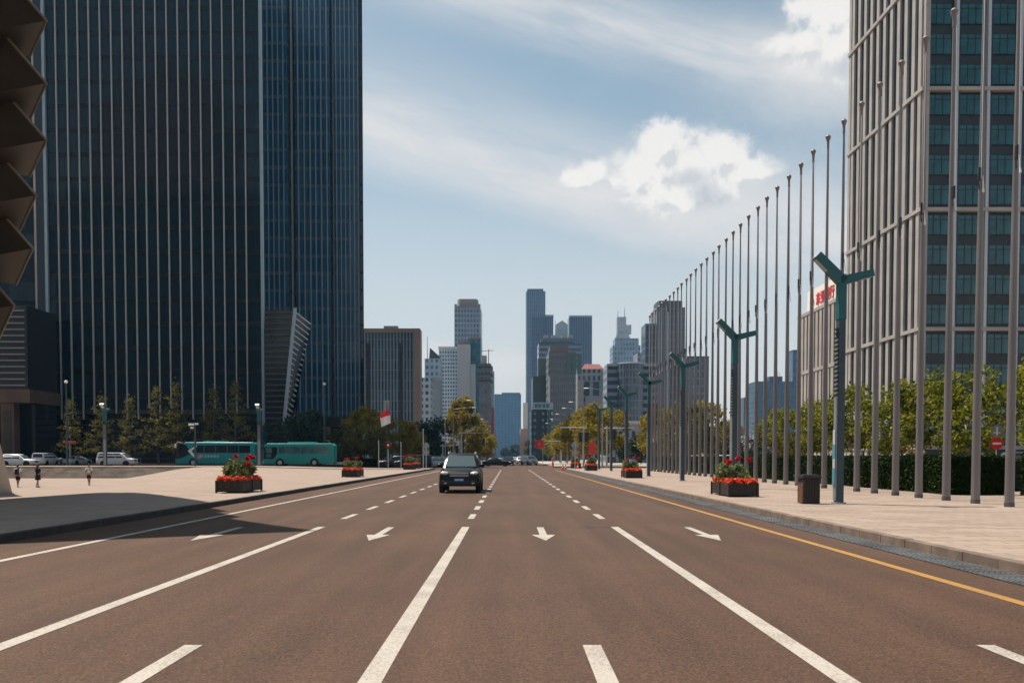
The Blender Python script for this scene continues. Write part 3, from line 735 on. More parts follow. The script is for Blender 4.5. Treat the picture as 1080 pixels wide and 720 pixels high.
def city():  # many plain far walls also hold bluish haze in their base colours
    # --- left of the axis
    D = 260
    r, hw, h = tower(383.5, 443, 347, D, 5, fa('office_stripes', (.135,.14,.142), (.016,.034,.044), .92, 2.9, .52, .95, grough=.15, rnd=.6), 'grey brown office slab with vertical window stripes and brown frame')
    bs = pm('brown_frame', (.155,.122,.098), .7, 0, .1, .2)
    block(r, 'roof_frame', bs, -hw - .1, hw + .1, -.5, 4.8, h - 1.0, h + .15); block(r, 'end_frame', bs, hw - 1.7, hw + .12, -.52, 4.9, 0, h - 1.01)
    for t in (-.86, .28):
        block(r, 'dark_strip', M['dark'], hw * t, hw * t + 1.0, -.08, .05, 4, h - 4)
    block(r, 'rooftop_unit', M['grey'], -hw * .3, hw * .2, 2, 4, h + .15, h + 1.2)
    g1 = fa('pale_small_grid', (.30,.31,.31), (.03,.045,.055), 2.4, 3.0, .55, .5)
    r, hw, h = tower(443, 455, 398, 420, 14, g1, 'narrow pale block with small square windows next to the brown framed office')
    block(r, 'upper_step', fa('pale_small_grid_upper', (.30,.34,.36), (.06,.09,.11), 2.2, 3.0, .5, .5), -hw + 2, hw + 4, 3, 14, h, h + 9)
    r, hw, h = tower(452.5, 464, 384, 470, 14, pm('blue_grey_concrete', (.17,.21,.245), .7, 0, .12, .1), 'blue grey tower with a slanted dark top and thin mast')
    b = MB(); b.extr([(-hw, h), (hw, h), (hw, h + 4), (-hw + .6, h + 8.5)], 'y', .1, 12); b.build('slanted_crown', pm('dark_crown', (.03,.05,.07), .4), r)
    b = MB(); b.tube((-hw - 1.2, 6, h - 10), (-hw - 1.2, 6, h + 15), .35, .12, 6); b.build('mast', M['grey'], r)
    r, hw, h = tower(463, 483, 366.5, 520, 12, fa('white_dotted_grid', (.44,.45,.455), (.04,.055,.07), 1.48, 2.15, .55, .5, ou=.3), 'white tower block dotted with rows of small dark windows')
    block(r, 'parapet', pm('white_parapet', (.50,.50,.49), .7), -hw - .2, hw + .2, -.2, 12, h - .8, h + .6)
    r, hw, h = tower(482.5, 496, 363, 500, 14, pm('pale_panel', (.34,.35,.36), .7, 0, .06, .1, stretch=(4,4,.2)), 'plain pale grey tower slab beside the white dotted block')
    block(r, 'roof_house', bs, -hw + .5, hw - 1, 2, 10, h, h + 2)
    r, hw, h = tower(495.5, 507, 358, 505, 16, fa('teal_curtain_wall', (.03,.09,.10), (.012,.075,.085), 1.3, 3.2, .85, .85, grough=.1), 'slim teal glass tower beside the plain pale slab')
    b = MB(); b.box(-hw - .1, hw + .1, -.2, 15, h, h + 1.3); b.build('cornice', bs, r)
    b = block(r, 'light_pier', pm('pale_pier', (.33,.35,.37), .7), -hw + .2, hw * .1, -4, -.05, 0, h - 14)
    r, hw, h = tower(479.5, 507, 325, 620, 20, fa('tall_grid', (.235,.245,.262), (.04,.062,.085), 2.1, 3.3, .62, .64), 'tall grey office tower with stepped octagonal crown above the white block')
    ch = pm('rosy_crown', (.19,.175,.175), .7, 0, .1, .1)
    block(r, 'crown_step', ch, -hw + .5, hw - .5, .4, 18, h, h + 1.6)
    b = MB(); b.prism([(-hw+3.4,2),(hw-3.4,2),(hw-1.8,6),(hw-1.8,14),(hw-3.4,18),(-hw+3.4,18),(-hw+1.8,14),(-hw+1.8,6)], h + 1.6, h + 6.6); b.build('crown', ch, r)
    for sx in (-1, 1):
        block(r, 'corner_turret', ch, sx * (hw - .9) - .8, sx * (hw - .9) + .8, -.1, 1.8, h, h + 2.8)
    r, hw, h = tower(505.5, 517.5, 383, 430, 16, fa('unfinished_grid', (.12,.105,.10), (.04,.04,.045), 2.0, 3.1, .5, .55), 'unfinished dark concrete tower wrapped in scaffolding')
    for k_ in range(3): block(r, 'scaffold_deck', M['dark'], -hw - .6, hw + .8, -.8, 14, h - 2 - k_ * 3.2, h - 1.5 - k_ * 3.2)
    block(r, 'core_top', pm('pale_core', (.28,.27,.27), .8), -hw + 1, hw - 2, 3, 10, h, h + 4)
    b = MB(); b.tube((hw - 1, 3, h), (hw - 1, 3, h + 7), .2, .15, 6); b.tube((-hw, 3, h + 6), (hw + 1.5, 3, h + 6.4), .15, .12, 6); b.build('crane', M['dark'], r)
    r, hw, h = tower(516, 520.5, 391, 470, 10, fa('grey_lattice', (.22,.24,.26), (.06,.08,.1), 1.2, 3, .5, .6), 'thin blue grey tower behind the unfinished one')
    block(r, 'stair_head', M['grey'], -hw + .3, hw - .4, 2, 8, h, h + 2.5)
    r, hw, h = tower(517, 520.8, 430, 440, 8, pm('faded_red', (.34,.09,.10), .7), 'narrow faded red hoarding tower beside the unfinished one')
    block(r, 'coping', M['grey'], -hw, hw, 0, 8, h, h + .6)
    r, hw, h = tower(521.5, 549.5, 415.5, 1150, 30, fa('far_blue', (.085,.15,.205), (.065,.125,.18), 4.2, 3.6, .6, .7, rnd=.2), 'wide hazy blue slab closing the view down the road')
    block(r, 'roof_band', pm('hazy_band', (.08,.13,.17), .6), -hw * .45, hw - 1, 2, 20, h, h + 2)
    # low things under it
    r, hw, h = tower(505, 522, 457, 330, 10, fa('low_shops', (.24,.19,.18), (.05,.06,.06), 3.0, 3.2, .6, .5), 'low pinkish shop block half hidden behind the roadside tree')
    block(r, 'awning', pm('pale_awning', (.42,.36,.34), .7), -hw, hw, -.6, -.05, 3, 3.6)
    # --- right of the axis
    D = 880
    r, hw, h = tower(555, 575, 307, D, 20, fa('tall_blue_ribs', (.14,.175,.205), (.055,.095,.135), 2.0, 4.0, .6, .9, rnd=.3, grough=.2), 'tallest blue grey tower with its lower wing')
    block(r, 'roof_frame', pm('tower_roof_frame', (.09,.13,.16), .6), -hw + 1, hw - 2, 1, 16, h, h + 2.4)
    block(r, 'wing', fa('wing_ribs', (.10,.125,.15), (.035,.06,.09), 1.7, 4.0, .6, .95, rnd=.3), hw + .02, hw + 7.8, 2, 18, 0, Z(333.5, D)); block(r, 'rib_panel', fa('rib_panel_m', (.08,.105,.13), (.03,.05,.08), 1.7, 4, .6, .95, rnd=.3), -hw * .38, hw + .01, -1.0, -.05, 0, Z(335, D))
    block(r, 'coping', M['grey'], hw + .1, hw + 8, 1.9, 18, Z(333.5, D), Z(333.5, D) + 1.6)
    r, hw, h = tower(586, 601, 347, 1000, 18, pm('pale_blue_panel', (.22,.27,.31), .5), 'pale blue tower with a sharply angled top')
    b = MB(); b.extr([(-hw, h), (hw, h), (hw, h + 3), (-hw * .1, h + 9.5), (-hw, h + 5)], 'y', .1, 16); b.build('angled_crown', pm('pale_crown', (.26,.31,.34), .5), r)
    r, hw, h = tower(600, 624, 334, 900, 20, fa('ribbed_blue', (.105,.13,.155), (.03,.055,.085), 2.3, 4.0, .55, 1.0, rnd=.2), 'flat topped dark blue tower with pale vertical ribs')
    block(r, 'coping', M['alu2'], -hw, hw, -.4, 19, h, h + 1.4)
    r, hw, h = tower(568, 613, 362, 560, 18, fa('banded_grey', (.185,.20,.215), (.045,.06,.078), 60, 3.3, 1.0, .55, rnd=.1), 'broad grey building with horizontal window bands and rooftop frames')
    block(r, 'rooftop_frame', pm('roof_frame_grey', (.13,.145,.16), .7), -hw + 1.5, hw * .55, 2, 12, h + .8, h + 3.6); block(r, 'rooftop_floor', M['slate'], -hw, hw * .7, .5, 16, h, h + .8)
    b = MB(); b.tube((-hw * .2, 6, h), (-hw * .2, 6, h + 15), .3, .1, 6); b.build('antenna', M['grey'], r)
    for t in (-.75, -.4, .1, .4): block(r, 'rooftop_unit', M['grey'], hw * t, hw * t + 3, 3, 8, h + 3.6, h + 5.4)
    D = 330
    r, hw, h = tower(578.5, 607, 371, D, 16, fa('brown_grid', (.118,.115,.115), (.045,.048,.05), .78, 2.6, .5, .55, rnd=.4), 'brownish grey tower with a green arched window near its top')
    block(r, 'crown_step', pm('brown_crown', (.125,.115,.11), .7), -hw + .4, hw * .45, .3, 12, h, h + 2.4)
    gl = pm('green_arch_glass', (.03,.085,.075), .12)
    for q in range(3):
        b = MB(); b.box(hw * .32 + q * 1.9, hw * .32 + q * 1.9 + 1.6, -.3, -.03, h - 8, h - .4 - abs(q - .8) * .7); b.build('arched_window', gl, r)
    block(r, 'bright_corner', M['lightgrey'], -hw - .1, -hw + .5, -.15, .3, 4, h - 9)
    r, hw, h = tower(562, 579, 397, 350, 14, pm('dark_teal_glass', (.012,.032,.04), .2, 0, .2, .2), 'dark teal block squeezed beside the brown tower')
    block(r, 'stepped_top', pm('grey_step', (.10,.12,.13), .6), -hw + 2, hw - .2, 1, 10, h, h + 7)
    D = 290
    r, hw, h = tower(560.5, 582.5, 432, D, 12, fa('dark_balconies', (.018,.035,.04), (.07,.10,.11), 2.6, 2.1, .28, .4, rnd=.8), 'dark green building with a pale rooftop sign board')
    s = MB(); s.box(-hw + .2, hw + .2, -1.2, -.7, h + .1, h + 2.3); s = s.build('sign_board', pm('pale_sign_board', (.22,.32,.38), .6), r)
    for q in (-.7, -.35, .05, .4): block(s, 'sign_character', pm('sign_ink', (.05,.12,.17), .6), hw * q, hw * q + .9, -1.24, -1.202, h + .6, h + 1.8)
    block(r, 'side_wall', fa('side_balconies', (.06,.08,.085), (.20,.25,.26), 3, 2.1, .6, .4), hw * .5, hw + .1, -.3, -.03, 0, h - .2)
    r, hw, h = tower(549, 556.5, 452, 420, 12, pm('pink_render', (.34,.25,.22), .8), 'small pinkish block at the foot of the tallest tower')
    block(r, 'upper_part', pm('white_render', (.55,.54,.52), .8), -hw + 1.2, hw, 1, 10, h, h + 12)
    D = 430
    stw = pm('grey_stone_wall', (.215,.205,.20), .75, 0, .1, .1)
    r, hw, h = tower(609, 641, 389, D, 16, fa('red_roof_block_windows', (.225,.21,.20), (.045,.055,.065), 2.35, 3.4, .5, .6), 'grey office block under a low red hipped roof')
    b = MB(); a = hw - 1.8
    b.hexa([(-a,0,h),(a,0,h),(a,15,h),(-a,15,h),(-a*.62,5,h+2.8),(a*.62,5,h+2.8),(a*.62,10,h+2.8),(-a*.62,10,h+2.8)]); b.build('roof', M['roofred'], r)
    block(r, 'centre_bay', fa('centre_bay_m', (.19,.18,.175), (.03,.04,.05), 4.6, 30, .65, .8), -hw * .5, hw * .62, -.6, -.02, 0, h - 6)
    for t in (-1, .78): block(r, 'side_pavilion', stw, hw * t - .1, hw * t + 2.8, -.8, 3, 0, h - 5)
    r, hw, h = tower(640, 692, 386, 350, 12, fa('wide_bands', (.155,.165,.175), (.032,.043,.055), 22, 2.9, .93, .52, rnd=.1), 'wide grey office with horizontal bands and a rounded middle')
    b = MB(); b.lathe([(5.2, 0), (5.2, h + .8), (4.6, h + 1.2)], 20, (-.5, 1.2, 0)); b.build('round_bay', fa('round_bay_m', (.12,.13,.14), (.025,.035,.045), 1.3, 2.9, .55, .7), r)
    block(r, 'roof_rail', M['grey'], -hw, hw, -.15, 11, h, h + .9)
    r, hw, h = tower(646, 675, 364, 640, 18, fa('bluish_steps', (.24,.275,.30), (.09,.13,.165), 2.1, 3.3, .6, .62), 'bluish stepped tower topped by a pale lattice and twin antennas')
    block(r, 'shoulder', fa('bluish_shoulder', (.25,.285,.31), (.10,.14,.175), 2.1, 3.3, .55, .6), -hw + 1.6, hw - 1.2, 1, 15, h, h + 5)
    b = MB(); b.extr([(-hw + 1.6, h + 5), (hw * .25, h + 5), (hw * .1, h + 8.5), (-hw + 3.5, h + 8.5)], 'y', .6, 12); b.build('slanted_glass', pm('pale_blue_glass', (.30,.37,.42), .3), r)
    sp = fa('pale_lattice', (.42,.40,.40), (.20,.21,.23), 1.2, 1.6, .5, .6)
    block(r, 'lattice_top', sp, -hw * .68, -hw * .02, 2, 9, h + 8.5, h + 20); block(r, 'lattice_step', sp, -hw * .02, hw * .36, 2.2, 9, h + 8.5, h + 14.5)
    b = MB(); b.tube((-hw*.6,4,h+20),(-hw*.6,4,h+25),.3,.1,6); b.build('antenna', M['grey'], r)
    b = MB(); b.tube((-hw*.12,4,h+20),(-hw*.12,4,h+27),.3,.1,6); b.build('antenna', M['grey'], r)
    r, hw, h = tower(672, 694, 372, 520, 16, fa('greyish_mid', (.20,.195,.20), (.07,.08,.09), 3, 3.1, .5, .5), 'grey mid rise block tucked behind the stepped tower')
    block(r, 'rooftop_unit', M['grey'], -hw * .4, hw * .2, 3, 9, h, h + 2.5)
    D = 400
    r, hw, h = tower(692, 721.5, 324, D, 16, fa('dark_ribbed', (.12,.135,.148), (.028,.040,.050), 1.42, 3.3, .52, .9, rnd=.4), 'dark ribbed twin tower rising behind the flagpoles')
    b = MB(); b.prism([(-hw+1.2,.8),(hw-1.4,.8),(hw-.4,4),(hw-.4,13),(-hw+.6,13),(-hw+.6,4)], h, h + 3.0); b.build('crown', pm('dark_band_crown', (.06,.075,.085), .5), r)
    block(r, 'twin', fa('dark_ribbed_low', (.10,.12,.135), (.022,.034,.045), 1.5, 3.3, .5, .8, rnd=.4), -hw - 4.8, -hw - .02, 1.5, 14, 0, Z(341, D)); block(r, 'pale_rib', M['alu2'], -hw * .28, -hw * .18, -.4, -.03, 0, h - 2); block(r, 'pale_rib', M['alu2'], hw * .42, hw * .52, -.4, -.03, 0, h - 2)
    r, hw, h = tower(721.8, 747, 377, 390, 12, fa('dark_ribbed_wing', (.11,.125,.14), (.035,.05,.06), 1.9, 3.2, .5, .7), 'lower dark block adjoining the ribbed twin tower')
    block(r, 'roof_rail', M['slate'], -hw, hw, -.1, 11, h, h + .6)
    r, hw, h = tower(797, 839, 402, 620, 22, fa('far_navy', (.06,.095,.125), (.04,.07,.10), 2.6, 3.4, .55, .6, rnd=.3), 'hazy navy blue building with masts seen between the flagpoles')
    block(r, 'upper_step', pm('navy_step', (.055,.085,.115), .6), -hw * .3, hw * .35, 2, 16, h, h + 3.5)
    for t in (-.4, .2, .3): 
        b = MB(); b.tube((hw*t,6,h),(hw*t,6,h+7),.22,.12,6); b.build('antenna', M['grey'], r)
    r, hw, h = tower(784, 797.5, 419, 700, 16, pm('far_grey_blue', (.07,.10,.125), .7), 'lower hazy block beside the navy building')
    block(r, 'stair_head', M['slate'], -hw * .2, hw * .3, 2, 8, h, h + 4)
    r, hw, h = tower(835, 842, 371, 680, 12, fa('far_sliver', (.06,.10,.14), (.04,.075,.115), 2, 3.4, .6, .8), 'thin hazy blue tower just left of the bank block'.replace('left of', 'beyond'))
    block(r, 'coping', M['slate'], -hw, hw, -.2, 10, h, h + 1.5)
    # low buildings past the crossing on the sunny side
    r, hw, h = tower(640, 706, 447, 205, 14, fa('low_grey_windows', (.29,.285,.285), (.035,.042,.05), 1.45, 2.9, .55, .48), 'low grey building with rows of square windows past the crossing')
    block(r, 'parapet', M['lightgrey'], -hw, hw, -.3, 13, h, h + .7)
    b = MB(); b.raw([(hw*.1,-5,2.5),(hw*.95,-5,2.0),(hw*.98,-.3,6.6),(hw*.05,-.3,7.4),(hw*.1,-5,2.2),(hw*.95,-5,1.7),(hw*.98,-.3,6.3),(hw*.05,-.3,7.1)], [(0,1,2,3),(7,6,5,4),(0,4,5,1),(1,5,6,2),(2,6,7,3),(3,7,4,0)])
    b.build('slanted_roof', pm('pinkish_roof', (.44,.34,.34), .7, 0, .1, .5), r)
    b = MB(); b.box(hw * .1, hw * .93, -4.6, -.4, 0, 1.9); b.build('shopfront', pm('shop_teal', (.04,.12,.12), .4), r)
    block(r, 'dark_banner', pm('maroon_banner', (.10,.018,.018), .6), hw * .98, hw * .98 + 1.6, -6, -5.7, 4.5, 9.2)
    r, hw, h = tower(745, 800, 461, 240, 20, fa('low_long', (.20,.175,.16), (.045,.05,.05), 3.4, 3.1, .7, .5), 'long low building behind the hedge and flagpoles')
    block(r, 'roof_slab', M['lightgrey'], -hw - 1, hw + 1, -1.5, 19, h, h + .5)
    b = MB(); b.ell((hw * .2, 9, h + .4), (4.2, 4.2, 4.6), 16, 10); b.build('round_roof', pm('brown_dome', (.15,.085,.075), .7), r)
    r, hw, h = tower(800, 850, 458, 215, 20, fa('low_long_two', (.26,.23,.21), (.05,.055,.055), 2.6, 3.0, .6, .5), 'low pale building with a flat canopy beyond the hedge')
    block(r, 'canopy', M['lightgrey'], -hw - 1, hw, -3, -.05, 3.4, 3.8)
city()
# ------------------------------------------------------------------ trees, hedges
def leaves(mb, pts, size, rs, flat=0.0, aspect=.6):
    """one small quad per point"""
    n = len(pts); nv = len(mb.v)
    a = rs.normal(size=(n, 3)); a[:, 2] *= (1 - flat); a /= np.linalg.norm(a, axis=1)[:, None] + 1e-9
    b = rs.normal(size=(n, 3)); b -= (b * a).sum(1)[:, None] * a; b /= np.linalg.norm(b, axis=1)[:, None] + 1e-9
    s = size * rs.uniform(.6, 1.35, size=(n, 1)); u = a * s; v = b * s * aspect
    q = np.stack([pts - u, pts + v, pts + u, pts - v], 1).reshape(-1, 3)
    mb.v += [tuple(p) for p in q.tolist()]
    mb.f += [(nv + 4*i, nv + 4*i + 1, nv + 4*i + 2, nv + 4*i + 3) for i in range(n)]; mb.mi += [mb.cur] * n
def blob_pts(rs, c, r, n, shell=.55):
    d = rs.normal(size=(n, 3)); d /= np.linalg.norm(d, axis=1)[:, None]
    rad = (shell + (1 - shell) * rs.uniform(size=(n, 1)) ** .6) * (1 + rs.normal(size=(n, 1)) * .10)
    return np.array(c) + d * rad * np.array(r)
def limb(mb, p0, p1, r0, r1, bend=.12, n=4, sides=7):
    p0, p1 = Vector(p0), Vector(p1); L = (p1 - p0).length; P = []
    off = Vector((rng.uniform(-1,1), rng.uniform(-1,1), rng.uniform(-.3,.3))) * L * bend
    for i in range(n + 1):
        t = i / n; P.append(p0.lerp(p1, t) + off * math.sin(math.pi * t))
    mb.path(P, [r0 + (r1 - r0) * i / n for i in range(n + 1)], sides)
def broad_tree(seed, h, cw, trunk_h, nleaf, lsize, leafmat, barkmat, nb=26, squash=1.0):
    """round crown of leaf clumps on limbs; returns (trunk mesh, crown mesh)"""
    rs = np.random.RandomState(seed); rng.seed(seed)
    t = MB(); limb(t, (0,0,-.1), (rng.uniform(-.1,.1), rng.uniform(-.1,.1), trunk_h), .045 * h * .42, .03 * h * .4, .03, 4, 9)
    c = MB(); ch = h - trunk_h * .8; cz = trunk_h * .8 + ch * .5
    ends = []
    for i in range(nb):
        u = rs.uniform(-.92, 1.0); a = rs.uniform(0, 2*math.pi); w_ = math.sqrt(max(0, 1 - u * u)) ** .8
        rad = cw * .5 * w_ * rs.uniform(.55, 1.0)
        e = (rad * math.cos(a), rad * math.sin(a), cz + u * ch * .46)
        ends.append(e)
        if i % 2 == 0: limb(t, (0, 0, trunk_h * rs.uniform(.8, 1.0) + max(0, u) * ch * .25), e, .012 * h * .5, .012, .15, 3, 5)
    per = nleaf // nb
    for e in ends:
        br = cw * rs.uniform(.13, .24)
        leaves(c, blob_pts(rs, e, (br, br, br * .8 * squash), per, .25), lsize, rs)
    return t.mesh('trunk', barkmat, True), c.mesh('crown', leafmat)
def cone_tree(seed, h, cw, nleaf, lsize, leafmat, barkmat, levels=11, sparse=.75, base=.16):
    """layered tree with side branches getting shorter towards the top"""
    rs = np.random.RandomState(seed); rng.seed(seed)
    t = MB(); limb(t, (0,0,-.1), (0,0,h * .97), h * .016, .015, .015, 6, 8)
    c = MB(); pts = []
    for l in range(levels):
        f = l / (levels - 1); z = h * (base + (.93 - base) * f)
        rad = cw * .5 * ((1 - f) ** .75 * .92 + .07)
        nbr = max(3, int(rs.randint(4, 7) * sparse + .5))
        for b in range(nbr):
            a = rs.uniform(0, 2*math.pi); L = rad * rs.uniform(.6, 1.1)
            e = np.array((L * math.cos(a), L * math.sin(a), z + L * rs.uniform(.05, .45)))
            limb(t, (0, 0, z), e, h * .004 + .008, .008, .08, 2, 4)
            k = int(nleaf / (levels * nbr) * (.5 + 1.2 * (1 - f)))
            s = rs.uniform(.15, 1.06, size=(k, 1)) ** .8
            pts.append(np.array((0, 0, z)) * (1 - s) + e * s + rs.normal(size=(k, 3)) * np.array((.075, .075, .045)) * (cw * .5 + .6))
    k = int(nleaf * .06); pts.append(np.array((0, 0, h * .93)) + rs.normal(size=(k, 3)) * np.array((.06 * cw, .06 * cw, h * .04)))
    leaves(c, np.concatenate(pts), lsize, rs)
    return t.mesh('trunk', barkmat, True), c.mesh('crown', leafmat)
def put_tree(meshes, x, y, z, label, group, s=1.0, rz=0.0, cat='tree', name='tree', sz=None):
    r = thing(name, label, cat, (x, y, z), rz, group, (s, s, sz or s))
    for nm, me in zip(('trunk', 'crown'), meshes):
        o = bpy.data.objects.new(nm, me); col.objects.link(o); o.parent = r
    return r
# plane trees behind the hedge
M['leafg'] = leafm('yellowing_leaves', (.08, .085, .012), (.20, .16, .025), .35, (.13, .08, .02))
pl = [broad_tree(11 + i, 6.0, 4.3, 2.3, 4600, .12, M['leaf'], M['barkp'], 30) for i in range(3)]
spots = [(25.3, 42.0, 1.06), (23.5, 46.6, .98), (28.5, 47.5, 1.12), (23.6, 51.8, 1.02), (23.7, 57.0, .93), (23.4, 62.6, 1.0), (23.8, 68.4, .94), (24.0, 75.0, .98), (24.6, 82.6, .92)]
for i, (x, y, s) in enumerate(spots):
    put_tree(pl[i % 3], x, y, .15, 'leafy yellow green plane tree on a pale trunk behind the clipped hedge', 'plane trees behind the hedge', s, i * 1.9)
shr = broad_tree(77, 1.9, 1.8, .3, 900, .1, M['leafb'], M['bark'], 12)
put_tree(shr, 20.6, 47.6, .15, 'small reddish brown shrub between the hedge and the plane trees', None, 1.0, 0, 'shrub', 'shrub')
put_tree(shr, 33.8, 108, .15, 'tall rust red shrub poking out behind the last plane trees', None, 2.3, 1.0, 'shrub', 'shrub')
# sparse layered trees in front of the black tower
gk = [cone_tree(31 + i, 9.6, 5.2, 1000, .15, M['leafg'], M['bark'], 11, .8) for i in range(3)]
D = 133
for i, (px, py, bs) in enumerate(((76, 421, 0), (103, 417, 1), (137, 419, 2), (163, 406, 0), (187, 404, 1), (222, 408, 2), (250, 402, 0))):
    hh = Z(py, D) - .45
    put_tree(gk[bs], X(px, D), D + (i % 2) * 1.5, .45, ('sparse layered tree with yellowing leaves between the lamp pylons' if px < 180 else 'thin dark layered tree behind the coach'), 'layered trees before the black tower', hh / 9.6, i * 2.1)
for i, (px, py, s) in enumerate(((300, 440, 5.6), (322, 434, 6.2), (350, 452, 4.6))):
    dd = broad_tree(51 + i, 6, 5, 1.6, 2000, .2, M['leafd'] if i < 2 else M['leafo'], M['bark'], 20)
    put_tree(dd, X(px, 133), 133 + i, .42, ['dark tree against the louvred annex', 'dark bushy tree under the canopy of the blue tower', 'low olive tree at the end of the second coach'][i], None, (Z(py, 133) - .4) / 6, 0)
ol = [broad_tree(61 + i, 8, 6.4, 1.8, 4200, .20, M['leafy'] if i != 1 else M['leafo'], M['bark'], 30) for i in range(3)]
for i, (px, py, D, lab) in enumerate(((384, 431, 138, 'golden topped roadside tree beside the low canopy'), (398, 452, 134, 'dark olive tree below the red and white flag'), (421, 443, 140, 'golden green tree behind the small red light'), (371, 455, 142, 'dense dark tree beside the canopy columns'), (436, 455, 147, 'olive tree behind the dark van'))):
    hh = Z(py, D) - .3
    put_tree(ol[(0, 1, 2, 1, 0)[i]], X(px, D), D, .25, lab, None, hh / 8, i * 1.3)
dk = [broad_tree(71 + i, 8, 8, 1.6, 3000, .26, M['leafd'], M['bark'], 28) for i in range(2)]
put_tree(dk[0], X(459, 178), 178, .15, 'dark green round tree behind the traffic sign backs', None, (Z(445, 178)) / 8, 0)
put_tree(dk[1], X(447, 185), 186, .15, 'dark green tree near the office with brown frame', None, (Z(452, 185)) / 8, 2)
def flame_tree(seed, h, cw, nleaf, lsize, leafmat, barkmat, nb=44):
    """upright oval to pointed crown of leaf clumps"""
    rs = np.random.RandomState(seed); rng.seed(seed); t = MB(); limb(t, (0,0,-.1), (0,0,h*.9), h*.02, .03, .02, 6, 8); c = MB()
    for i in range(nb):
        f = rs.uniform(.02, 1) ** .9; z = h * (.14 + .82 * f); a = rs.uniform(0, 2*math.pi)
        rad = cw * .5 * min(1, .35 + 2.2 * f) * (1 - f) ** .62 * rs.uniform(.45, 1.0); e_ = (rad * math.cos(a), rad * math.sin(a), z)
        if i % 2 == 0: limb(t, (0, 0, z - rad * .6), e_, h * .006, .012, .12, 3, 4)
        b = cw * rs.uniform(.08, .15) * (1.15 - .5 * f); leaves(c, blob_pts(rs, e_, (b, b, b * 1.25), nleaf // nb, .2), lsize, rs)
    return t.mesh('trunk', barkmat, True), c.mesh('crown', leafmat)
tall = flame_tree(90, 13.2, 13.0, 9000, .25, M['leafy'], M['bark'])
put_tree(tall, -9.8, 196, .15, 'tall pointed yellow green tree by the kerb behind the black off road car', None, 1.06, 0)
put_tree(ol[0], X(506, 215), 215, .15, 'golden green kerb tree partly behind the tall pointed one', None, 1.0, 1)
put_tree(ol[2], X(513, 262), 262, .15, 'small far kerb tree before the low pinkish shops', None, .95, 2)
# avenue trees on the sunny side beyond the crossing
av = [broad_tree(81 + i, 9.5, 7.4, 2.2, 4600, .23, M['leafy'], M['barkp'], 30) for i in range(2)]
y = 146.0
for i in range(13):
    x = 13.2 + rng.uniform(-.6, .6) + (3.5 if i % 3 == 1 else 0)
    put_tree(av[i % 2], x, y, .15, 'golden green avenue tree in the roadside row past the crossing', 'avenue trees past the crossing', rng.uniform(.80, .98) * (1.05 if i < 2 else 1), i * 1.7); y += 11.5 + i * 1.4
for i, (px, D, s) in enumerate(((694, 150, .94), (709, 158, .98), (728, 146, 1.02), (744, 152, 1.08), (757, 162, .7))):
    put_tree(ol[(0, 2, 1)[i % 3]], X(px, D), D, .15, 'hazy olive tree seen through the row of flagpoles', 'trees seen through the flagpoles', s * 1.18, i * 2.3)
for i, (px, D, s) in enumerate(((772, 132, .5), (790, 140, .55), (811, 128, .5), (829, 135, .55), (676, 170, .62), (664, 176, .6))):
    put_tree(dk[i % 2], X(px, D), D, .15, 'low dark green tree along the cross street behind the hedge' if px > 700 else 'low dark green tree in front of the low grey building', 'low trees by the cross street' if px > 700 else 'low trees by the grey building', s, i)
# street trees closing the road far away
for i, (x, y, s, lab) in enumerate(((-14, 400, 1.25, 'far dark street tree under the tall slab towers'), (-15, 520, 1.3, 'distant dark street tree before the hazy slab'), (10.5, 420, 1.1, 'far round dark tree near the red hanging sign'), (13, 560, 1.6, 'distant dark tree at the foot of the tallest tower'), (6, 700, 1.3, 'most distant dark tree in the middle of the road view'), (-2, 760, 1.2, 'distant round tree closing the road'), (18, 480, 1.3, 'far dark tree behind the avenue row'), (-26, 640, 1.8, 'distant broad dark tree beyond the shop block'))):
    put_tree(dk[i % 2], x, y, .15, lab, None, s, i * 1.1)
# clipped hedge, leaf by leaf over a dark core
def hedge(x0, x1, y0, y1, h, n, label, group, lsz=.06):
    rs = np.random.RandomState(int(y0 * 7) % 1000)
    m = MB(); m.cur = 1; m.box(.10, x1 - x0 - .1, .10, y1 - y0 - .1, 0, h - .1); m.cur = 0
    W_, L_ = x1 - x0, y1 - y0
    a = np.concatenate([  # road side, top, near end
        np.stack([rs.normal(.05, .05, n), L_ * rs.uniform(size=n) ** 1.6, rs.uniform(0, h, n)], 1),
        np.stack([rs.uniform(0, W_, n // 2), L_ * rs.uniform(size=n // 2) ** 1.6, rs.normal(h - .05, .045, n // 2)], 1),
        np.stack([rs.uniform(0, W_, n // 3), rs.normal(.05, .05, n // 3), rs.uniform(0, h, n // 3)], 1)])
    leaves(m, a, lsz, rs)
    o = m.build('hedge', [M['hedge'], M['hedgec']]); o.location = (x0, y0, .15); tag(o, label, 'hedge', group); return o
hedge(16.2, 18.2, 33.4, 66.0, 1.40, 26000, 'long clipped dark hedge behind the flagpoles', None)
hedge(16.2, 18.2, 66.4, 104.0, 1.36, 9000, 'farther stretch of clipped hedge towards the crossing', None, .09)
hedge(19.6, 40, 37.0, 38.8, 1.30, 12000, 'clipped hedge running away from the road under the plane trees', None)
hedge(18.55, 20.4, 31.2, 33.0, 1.55, 5000, 'rounded green bush clump beside the hedge end at the frame edge', None)
hedge(-24.2, -19.8, 114.5 + 22.2, 139, 1.1, 2500, 'low dark shrub bed behind the second coach', None, .12)

